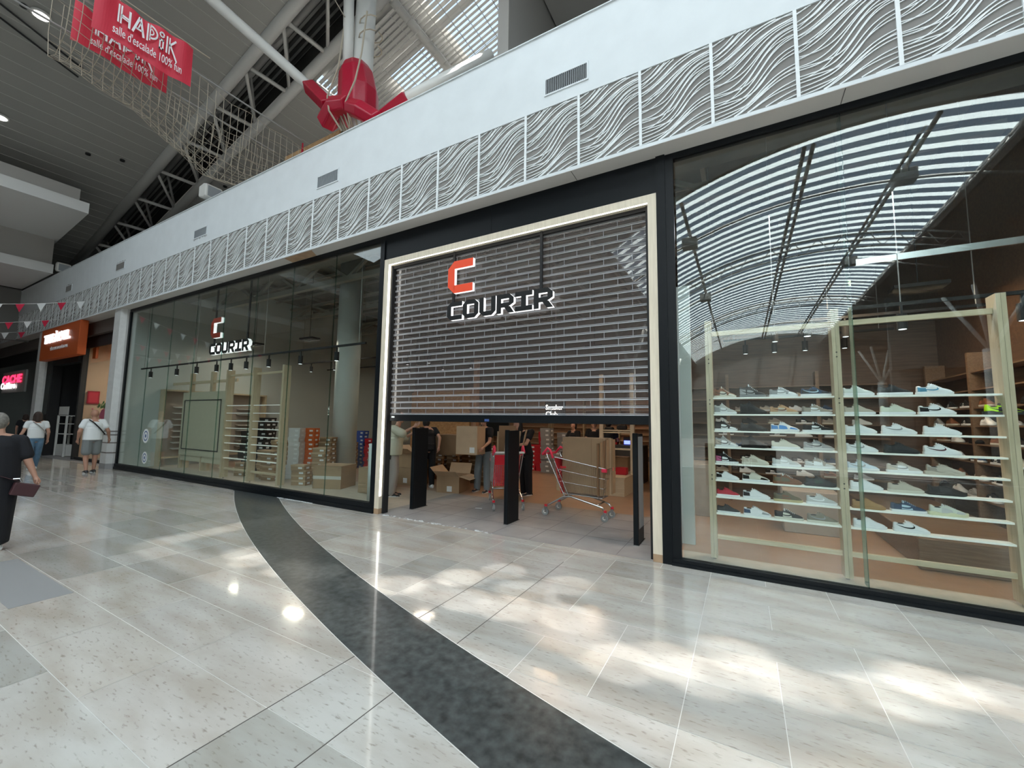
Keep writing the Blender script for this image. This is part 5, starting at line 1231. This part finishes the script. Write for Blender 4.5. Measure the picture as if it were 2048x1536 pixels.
# ================================================================== people
def caps_mesh(name, caps, voxel, m, parent=None, smooth=3):
    """caps: ('c', p1, r1, p2, r2) tapered capsule, ('e', centre, (rx, ry, rz)) ellipsoid, ('f', p1, (rx, ry), p2, (rx, ry)) flattened cone; merged into one skin"""
    g = MB()
    for c in caps:
        if c[0] == 'c':
            p, q = Vector(c[1]), Vector(c[3]); r1, r2 = c[2], c[4]; d = q - p; L = max(d.length, 1e-4); d.normalize()
            pts = []; rs = []
            for a in (.95, .7, .35): pts.append(p - d * r1 * a); rs.append(r1 * math.sqrt(1 - a * a))
            pts.append(p); rs.append(r1); pts.append(q); rs.append(r2)
            for a in (.35, .7, .95): pts.append(q + d * r2 * a); rs.append(r2 * math.sqrt(1 - a * a))
            g.tube(pts, rs, 12)
        elif c[0] == 'e': g.ball(c[1], c[2], 9)
        else:
            p, q = Vector(c[1]), Vector(c[3]); (a, b), (a2, b2) = c[2], c[4]; R = []
            for t, s in ((-.04, .7), (0, 1), (.5, 1), (1, 1), (1.04, .7)):
                tt = max(0, min(1, t)); cc = p.lerp(q, t); rx = (a + (a2 - a) * tt) * s; ry = (b + (b2 - b) * tt) * s
                R.append([cc + Vector((rx * math.cos(k * math.pi / 9), ry * math.sin(k * math.pi / 9), 0)) for k in range(18)])
            g.rings(R)
    o = g.build(name, m, parent)
    rm = o.modifiers.new('r', 'REMESH'); rm.mode = 'VOXEL'; rm.voxel_size = voxel
    sm = o.modifiers.new('s', 'SMOOTH'); sm.iterations = smooth; sm.factor = .6
    dg = bpy.context.evaluated_depsgraph_get(); me = bpy.data.meshes.new_from_object(o.evaluated_get(dg)); me.name = name
    o.modifiers.clear(); old = o.data; o.data = me; bpy.data.meshes.remove(old)
    if not me.materials: me.materials.append(M[m])
    for p in me.polygons: p.use_smooth = True
    return o
def hand(w, e, s, curl=.5, side=1):
    """palm and five fingers continuing the forearm direction; w wrist, e elbow"""
    w = Vector(w); d = (w - Vector(e)).normalized(); up = Vector((0, 1, 0)) if abs(d.y) < .8 else Vector((0, 0, 1))
    a = d.cross(up).normalized(); n = a.cross(d).normalized(); out = []
    p = w + d * .05 * s; out.append(('c', w, .024 * s, p, .034 * s)); out.append(('e', w + d * .075 * s, (.036 * s, .03 * s, .038 * s)))
    for i, (o, l) in enumerate(((-.030, .062), (-.010, .072), (.010, .068), (.029, .052))):
        b = w + d * .10 * s + n * o * s; m = b + d * l * .55 * s + a * curl * .02 * s * side; t = m + (d * (1 - curl) + a * curl * side).normalized() * l * .5 * s
        out += [('c', b, .0098 * s, m, .009 * s), ('c', m, .009 * s, t, .0075 * s)]
    b = w + d * .045 * s - n * .03 * s; m = b + (d * .7 - n * .7) * .035 * s + a * .01 * s * side; t = m + (d + a * curl * side).normalized() * .035 * s
    out += [('c', b, .013 * s, m, .011 * s), ('c', m, .011 * s, t, .009 * s)]
    return out
def person(loc, rz, label, H, P, skin, voxel=.009, hair=None, hairlen=0, build=1.0, top=None, bottom=None, shoes='shoe_dark', bare_arms=True, face=True):
    """local frame: +y is ahead, +x is the right hand side. P holds joints for a 1.75 m body"""
    s = H / 1.75; V = lambda p: Vector(p) * s
    J = dict(pel=(0, 0, .95), chest=(0, 0, 1.30), neck=(0, 0, 1.50), head=(0, .02, 1.635),
             hr=(.095, 0, .92), kr=(.10, .02, .50), ar=(.10, -.01, .08), hl=(-.095, 0, .92), kl=(-.10, .02, .50), al=(-.10, -.01, .08),
             sr=(.185, 0, 1.43), er=(.24, -.02, 1.14), wr=(.25, .05, .88), sl=(-.185, 0, 1.43), el=(-.24, -.02, 1.14), wl=(-.25, .05, .88), hturn=0)
    J.update(P); b = build
    v = {k: V(q) for k, q in J.items() if k != 'hturn'}
    ht = J['hturn']; fd = Vector((math.sin(-ht), math.cos(ht), 0)); rt = Vector((fd.y, -fd.x, 0))
    hd = v['head']; caps = []
    caps += [('e', hd + Vector((0, 0, .02 * s)), (.084 * s, .098 * s, .112 * s)), ('e', hd + fd * .035 * s - Vector((0, 0, .065 * s)), (.052 * s, .05 * s, .05 * s)),
             ('c', hd + fd * .088 * s + Vector((0, 0, .012 * s)), .010 * s, hd + fd * .108 * s - Vector((0, 0, .022 * s)), .015 * s),
             ('c', hd + fd * .083 * s - rt * .02 * s - Vector((0, 0, .058 * s)), .007 * s, hd + fd * .083 * s + rt * .02 * s - Vector((0, 0, .058 * s)), .007 * s),
             ('c', hd + fd * .078 * s - rt * .035 * s + Vector((0, 0, .032 * s)), .009 * s, hd + fd * .078 * s + rt * .035 * s + Vector((0, 0, .032 * s)), .009 * s)]
    for q in (-1, 1): caps.append(('e', hd + rt * .080 * s * q - fd * .008 * s, (.012 * s, .02 * s, .032 * s)))
    caps += [('c', v['neck'] - Vector((0, 0, .05 * s)), .058 * s * b, hd - Vector((0, 0, .05 * s)), .052 * s)]
    ch, pe, nk = v['chest'], v['pel'], v['neck']
    caps += [('f', pe, (.155 * s * b, .105 * s * b), ch, (.165 * s * b, .115 * s * b)), ('e', ch, (.17 * s * b, .12 * s * b, .19 * s)), ('e', pe, (.165 * s * b, .118 * s * b, .13 * s)),
             ('c', v['sl'], .055 * s * b, nk - Vector((0, 0, .04 * s)), .06 * s), ('c', v['sr'], .055 * s * b, nk - Vector((0, 0, .04 * s)), .06 * s)]
    for h, k, a in (('hr', 'kr', 'ar'), ('hl', 'kl', 'al')):
        caps += [('c', v[h], .088 * s * b, v[k], .055 * s * b), ('c', v[k] - Vector((0, 0, .08 * s)), .056 * s * b, v[a], .036 * s), ('c', v[k], .055 * s * b, v[k] - Vector((0, 0, .08 * s)), .056 * s * b)]
        caps += [('c', v[a] - Vector((0, .03, .03)) * s, .036 * s, v[a] + Vector((0, .12, -.045)) * s, .030 * s)]
    for sh, e, w, sd in (('sr', 'er', 'wr', 1), ('sl', 'el', 'wl', -1)):
        caps += [('c', v[sh], .052 * s * b, v[e], .040 * s * b), ('c', v[e], .041 * s * b, v[w], .026 * s)]
        caps += hand(v[w], v[e], s, .55, -sd)
    body = caps_mesh('person', caps, voxel, skin)
    body.location = loc; body.rotation_euler = (0, 0, rz); tag(body, label, 'person')
    cl = max(.011, voxel * 1.2)
    if top:
        m, sleeve, hem, ease = top; z = pe.z + (hem * s)
        cc = [('f', Vector((pe.x, pe.y, z)), ((.172 + ease) * s * b, (.128 + ease) * s * b), ch - Vector((0, 0, .05 * s)), ((.178 + ease * .7) * s * b, (.132 + ease * .7) * s * b)),
              ('e', ch + Vector((0, 0, .0)), ((.172 + ease * .4) * s * b, (.132 + ease * .5) * s * b, .165 * s)),
              ('c', v['sl'], (.060 + ease * .3) * s * b, nk - Vector((0, 0, .055 * s)), .062 * s), ('c', v['sr'], (.060 + ease * .3) * s * b, nk - Vector((0, 0, .055 * s)), .062 * s)]
        for sh, e in (('sr', 'er'), ('sl', 'el')):
            q = v[sh].lerp(v[e], min(sleeve, 1)); cc.append(('c', v[sh], (.060 + ease * .4) * s * b, q, (.054 + ease * .9) * s * b))
        if sleeve > 1:
            for e, w in (('er', 'wr'), ('el', 'wl')): cc.append(('c', v[e], (.06 + ease) * s, v[e].lerp(v[w], sleeve - 1), .045 * s))
        caps_mesh('shirt', cc, cl, m, body)
    if bottom:
        m, kind, wide = bottom
        if kind == 'dress':
            cc = [('f', Vector((pe.x, pe.y, .10 * s)), (.28 * s * wide, .24 * s * wide), pe, (.21 * s * b, .165 * s * b)), ('f', pe, (.21 * s * b, .165 * s * b), ch, (.19 * s * b, .15 * s * b)), ('e', ch, (.19 * s * b, .15 * s * b, .19 * s)),
                  ('c', v['sl'], .064 * s * b, nk - Vector((0, 0, .06 * s)), .066 * s), ('c', v['sr'], .064 * s * b, nk - Vector((0, 0, .06 * s)), .066 * s)]
            for sh, e in (('sr', 'er'), ('sl', 'el')): q = v[sh].lerp(v[e], .72); cc.append(('c', v[sh], .066 * s * b, q, .070 * s * b))
            caps_mesh('dress', cc, cl, m, body)
        else:
            cc = [('e', pe, (.175 * s * b, .128 * s * b, .12 * s)), ('f', pe, (.17 * s * b, .125 * s * b), pe + Vector((0, 0, .1 * s)), (.16 * s * b, .115 * s * b))]
            for h, k, a in (('hr', 'kr', 'ar'), ('hl', 'kl', 'al')):
                if kind == 'shorts': cc.append(('c', v[h], .102 * s * b, v[h].lerp(v[k], .78), .105 * s * b))
                else: cc += [('c', v[h], .098 * s * b, v[k], (.078 + .015 * wide) * s * b), ('c', v[k], (.078 + .015 * wide) * s * b, v[a] + Vector((0, 0, .0)), (.045 + .035 * wide) * s)]
            caps_mesh('shorts' if kind == 'shorts' else 'trousers', cc, cl, m, body)
    for a in ('ar', 'al'):
        p = v[a]; g = MB(); R = []
        for t, w, h in ((-.085, .030, .05), (-.06, .042, .085), (.0, .044, .095), (.06, .044, .075), (.12, .047, .055), (.165, .036, .045), (.185, .015, .03)):
            R.append([(p.x + w * s * math.cos(k * math.pi / 7), p.y + t * s, max(p.z - .08 * s + .002, p.z - .08 * s + h * s * .5 + h * s * .5 * math.sin(k * math.pi / 7))) for k in range(14)])
        g.rings(R); sh = g.build('shoe', shoes, body, smooth=True)
        g = MB(); g.rings([[(p.x + w * s * math.cos(k * math.pi / 8), p.y + (.05 + .138 * math.sin(k * math.pi / 8)) * s, p.z - .08 * s + z) for k in range(16)] for z, w in ((0, .044), (.022 * s, .047))]); g.build('shoe_sole', 'tee_white', sh)
    if hair:
        m, hl = hair; cc = [('e', hd - fd * .012 * s + Vector((0, 0, .032 * s)), (.087 * s, .098 * s, .105 * s))]
        if hl: cc += [('c', hd - fd * .05 * s, .078 * s, hd - fd * .06 * s - Vector((0, 0, hl * s)), .07 * s), ('c', hd - fd * .02 * s + rt * .05 * s, .05 * s, hd - fd * .03 * s + rt * .06 * s - Vector((0, 0, hl * s)), .045 * s), ('c', hd - fd * .02 * s - rt * .05 * s, .05 * s, hd - fd * .03 * s - rt * .06 * s - Vector((0, 0, hl * s)), .045 * s)]
        # keep the face free: hair sits back from the brow
        cc[0] = ('e', hd - fd * .026 * s + Vector((0, 0, .024 * s)), (.093 * s, .097 * s, .118 * s))
        caps_mesh('hair', cc, .009, m, body)
    if face:
        for q in (-1, 1):
            g = MB(); g.ball(hd + fd * .088 * s + rt * .030 * s * q + Vector((0, 0, .012 * s)), .0085 * s, 5); g.build('eye', 'eye_dark', body)
    return body, v, s
HP = math.pi / 2
# local +y (ahead) turned to -x in the world: rz = +90 degrees
b, v, s = person((-7.75, -3.86, 0), HP, 'grey-haired person in a long black dress with a brown shoulder bag at the left edge', 1.60,
    dict(head=(.0, .05, 1.64), hturn=-.5, sr=(.20, 0, 1.41), er=(.27, -.05, 1.14), wr=(.345, -.08, .92), el=(-.27, 0, 1.15), wl=(-.27, .1, .93)), 'skin', .0065, ('hair_grey', 0), build=1.12, bottom=('dress_black', 'dress', .72), shoes='tee_white')
g = MB(); g.slab([(.10, -.20, .66), (.30, -.20, .60), (.35, -.20, .74), (.14, -.20, .80)], (0, 1, 0), .09); bag = g.build('shoulder_bag', 'bag_brown', b, bevel=.012, seg=2)
g = MB(); g.bar((-.30, -.17, 1.05), (.18, -.17, .80), .03, .006); g.tube([(-.30, .1, 1.15), (-.34, -.1, 1.10), (-.30, -.17, 1.05)], .012, 6); g.build('bag_strap', 'bag_brown', bag)
g = MB(); g.tube([(.12, -.18, .84), (.17, -.19, .84), (.19, -.18, .80)], .008, 6); g.build('buckle', 'chrome', bag)
b, v, s = person((-17.95, -1.45, 0), HP, 'person in a white t-shirt and blue jeans with a thin shoulder strap, walking away', 1.68,
    dict(kr=(.10, .10, .50), ar=(.09, .20, .10), kl=(-.09, -.02, .50), al=(-.09, -.22, .12), er=(.25, -.03, 1.15), wr=(.27, .08, .92), el=(-.27, -.04, 1.16), wl=(-.36, .02, .93)), 'skin', .010, ('hair_brown', .13), build=.98, top=('tee_white', .45, .02, .012), bottom=('denim', 'trousers', .4), shoes='tee_white', face=False)
g = MB(); g.tube([(-.10, -.11, 1.40), (.0, -.165, 1.30), (.14, -.17, 1.12), (.19, -.12, 1.02)], .012, 6); g.build('shoulder_strap', 'strap_grey', b)
b, v, s = person((-16.05, -.76, 0), HP, 'bald person in a white t-shirt and grey shorts with a black cross-body strap, walking away', 1.76,
    dict(kr=(.11, .08, .50), ar=(.10, .06, .08), kl=(-.10, .0, .50), al=(-.10, -.12, .09), er=(.30, -.04, 1.16), wr=(.36, .06, .96), el=(-.29, -.04, 1.15), wl=(-.27, .10, .93)), 'skin_tan', .009, None, build=1.1, top=('tee_white', .5, -.03, .02), bottom=('shorts_grey', 'shorts', 1), shoes='shoe_dark', face=False)
g = MB(); g.tube([(-.13, -.08, 1.49), (-.05, -.185, 1.40), (.08, -.20, 1.24), (.2, -.16, 1.08)], .016, 6); g.build('cross_strap', 'black_matt', b)
# entrance staff
b, v, s = person((-6.52, 1.33, 0), -.95, 'person in a loose beige shirt and grey joggers reaching forward, seen from behind', 1.74,
    dict(head=(0, .10, 1.66), neck=(0, .05, 1.50), chest=(0, .03, 1.28), er=(.26, .20, 1.33), wr=(.16, .42, 1.47), el=(-.26, .18, 1.22), wl=(-.12, .40, 1.35), kr=(.09, .03, .5), kl=(-.09, .02, .5)), 'skin', .009, ('hair_brown', 0), top=('shirt_beige', 1.0, -.08, .045), bottom=('trouser_grey', 'trousers', .75))
g = MB(); g.bar((.20, -.03, .92), (.21, -.03, .78), .004, .02); g.build('pocket_zip', 'black_matt', b)
b, v, s = person((-6.62, 2.56, 0), .95, 'person all in black bending to the left with one arm behind the back', 1.75,
    dict(chest=(0, .12, 1.26), neck=(0, .24, 1.43), head=(0, .34, 1.53), sr=(.185, .16, 1.38), er=(.25, -.06, 1.18), wr=(.20, -.18, .97), sl=(-.185, .18, 1.38), el=(-.24, .30, 1.15), wl=(-.2, .48, 1.1), kl=(-.10, .06, .5)), 'skin', .009, ('hair_black', 0), top=('dress_black', .45, -.04, .02), bottom=('dress_black', 'trousers', .5), shoes='tee_white')
b, v, s = person((-5.22, 2.85, 0), math.pi, 'person in wide blue-grey trousers hidden behind the brown carton being carried', 1.72,
    dict(er=(.24, .14, 1.16), wr=(.22, .34, 1.05), el=(-.24, .14, 1.16), wl=(-.22, .34, 1.05), kr=(.13, .03, .5), ar=(.17, .0, .08), kl=(-.11, .02, .5), al=(-.13, .03, .08)), 'skin', .010, ('hair_brown', 0), top=('dress_black', .5, -.02, .02), bottom=('trouser_blue_grey', 'trousers', 1.0))
carton(-5.32, 2.46, .87, .26, .20, .62, .12, 'large brown carton held up by the person in wide trousers', 'cardboard_light', flaps=0, stick=(.08, .04))
b, v, s = person((-4.22, 3.05, 0), 2.7, 'dark-clothed person with long dark hair bending over the rear trolley', 1.70,
    dict(chest=(0, .10, 1.25), neck=(0, .18, 1.43), head=(0, .26, 1.57), er=(.25, .22, 1.16), wr=(.16, .42, 1.10), el=(-.25, .2, 1.16), wl=(-.12, .42, 1.12)), 'skin', .010, ('hair_black', .2), top=('dress_black', .5, -.04, .02), bottom=('dress_black', 'trousers', .9), face=False)
for x, y, rz, h, l in ((-4.35, 6.35, math.pi - .3, 1.60, 'person in a black t-shirt at the back, left of the three above the flattened cartons'), (-3.85, 6.7, math.pi + .2, 1.66, 'person in a black t-shirt at the back, the middle one with the face visible'), (-3.3, 6.3, .3, 1.68, 'person in black at the back, right one with the back turned')):
    person((x, y, 0), rz, l, h, dict(er=(.25, .10, 1.16), wr=(.16, .34, 1.12), el=(-.25, .1, 1.16), wl=(-.16, .34, 1.12)), 'skin', .011, ('hair_black', .05 if h < 1.62 else 0), top=('dress_black', .5, -.04, .02), bottom=('dress_black', 'trousers', .5))
b, v, s = person((-26.6, .0, 0), 1.2, 'distant person in dark clothes before the shop at the left edge', 1.62, dict(), 'skin', .012, ('hair_brown', .1), top=('dress_black', .5, -.04, .02), bottom=('dress_black', 'trousers', .5), face=False)
r = thing('yellow_bundle', (-26.2, 1.2, .9), 'yellow garments displayed in the window at the left edge', 'clothes'); mat('yellow_cloth', (.45, .34, .06), .8); g = MB(); g.slab([(-.6, 0, 0), (.6, 0, 0), (.7, 0, .5), (.2, 0, .75), (-.5, 0, .6)], (0, 1, 0), .15); g.build('garment', 'yellow_cloth', r, bevel=.05, seg=2); g = MB(); g.cyl(0, .08, -.9, 0, .05, 10); g.build('stand', 'black_matt', r)
# ================================================================== lamps of the shop (each under its own box housing)
def fitting(name, x, y, z, power, col, label, size=.6, group='ceiling lamps inside the shops'):
    r = thing('ceiling_lamp', (x, y, z), label, 'lamp', group)
    g = MB(); g.box(-size / 2, size / 2, -.15, .15, .02, .07); g.tube([(0, 0, .07), (0, 0, max(.1, 6.45 - z) if z > 2.5 and y > 1 and x > -17 else .3)], .008, 4); g.build('housing', 'black_matt', r)
    l = bpy.data.lights.new(name, 'AREA'); l.shape = 'RECTANGLE'; l.size = size; l.size_y = .3; l.energy = power; l.color = col
    o = bpy.data.objects.new(name, l); COL.objects.link(o); o.location = (0, 0, 0); o.parent = r
WARM = (1, .68, .42); SOFT = (1, .86, .7); COOL = (.9, .95, 1)
fitting('lamp_light', 1.3, 2.0, 3.6, 45, WARM, 'warm ceiling lamp over the floor behind the full rack')
fitting('lamp_light', 2.3, 2.8, 3.6, 18, WARM, 'warm ceiling lamp along the right side wall')
fitting('lamp_light', .2, .95, 4.4, 22, COOL, 'cool lamp above the full rack, left one', 1.0)
fitting('lamp_light', 1.7, .95, 4.4, 22, COOL, 'cool lamp above the full rack, right one', 1.0)
fitting('lamp_light', -4.2, 4.2, 4.2, 50, WARM, 'warm ceiling lamp over the aisle behind the entrance')
fitting('lamp_light', -4.4, 8.5, 4.2, 60, WARM, 'warm ceiling lamp deep in the shop behind the entrance')
fitting('lamp_light', -8.5, 4.8, 4.2, 24, SOFT, 'ceiling lamp over the box stacks by the round column')
fitting('lamp_light', -11.5, 2.6, 4.0, 40, SOFT, 'ceiling lamp over the brown boxes in the left window')
fitting('lamp_light', -13.0, 9.5, 4.2, 25, SOFT, 'ceiling lamp before the pale back shelving')
fitting('lamp_light', -15.2, 3.0, 4.2, 30, SOFT, 'ceiling lamp over the wall unit at the far left')
fitting('lamp_light', -19.4, 1.4, 4.1, 85, SOFT, 'ceiling lamp inside the orange shop')
fitting('lamp_light', -26.5, 2.0, 4.1, 30, COOL, 'ceiling lamp inside the shop at the left edge')
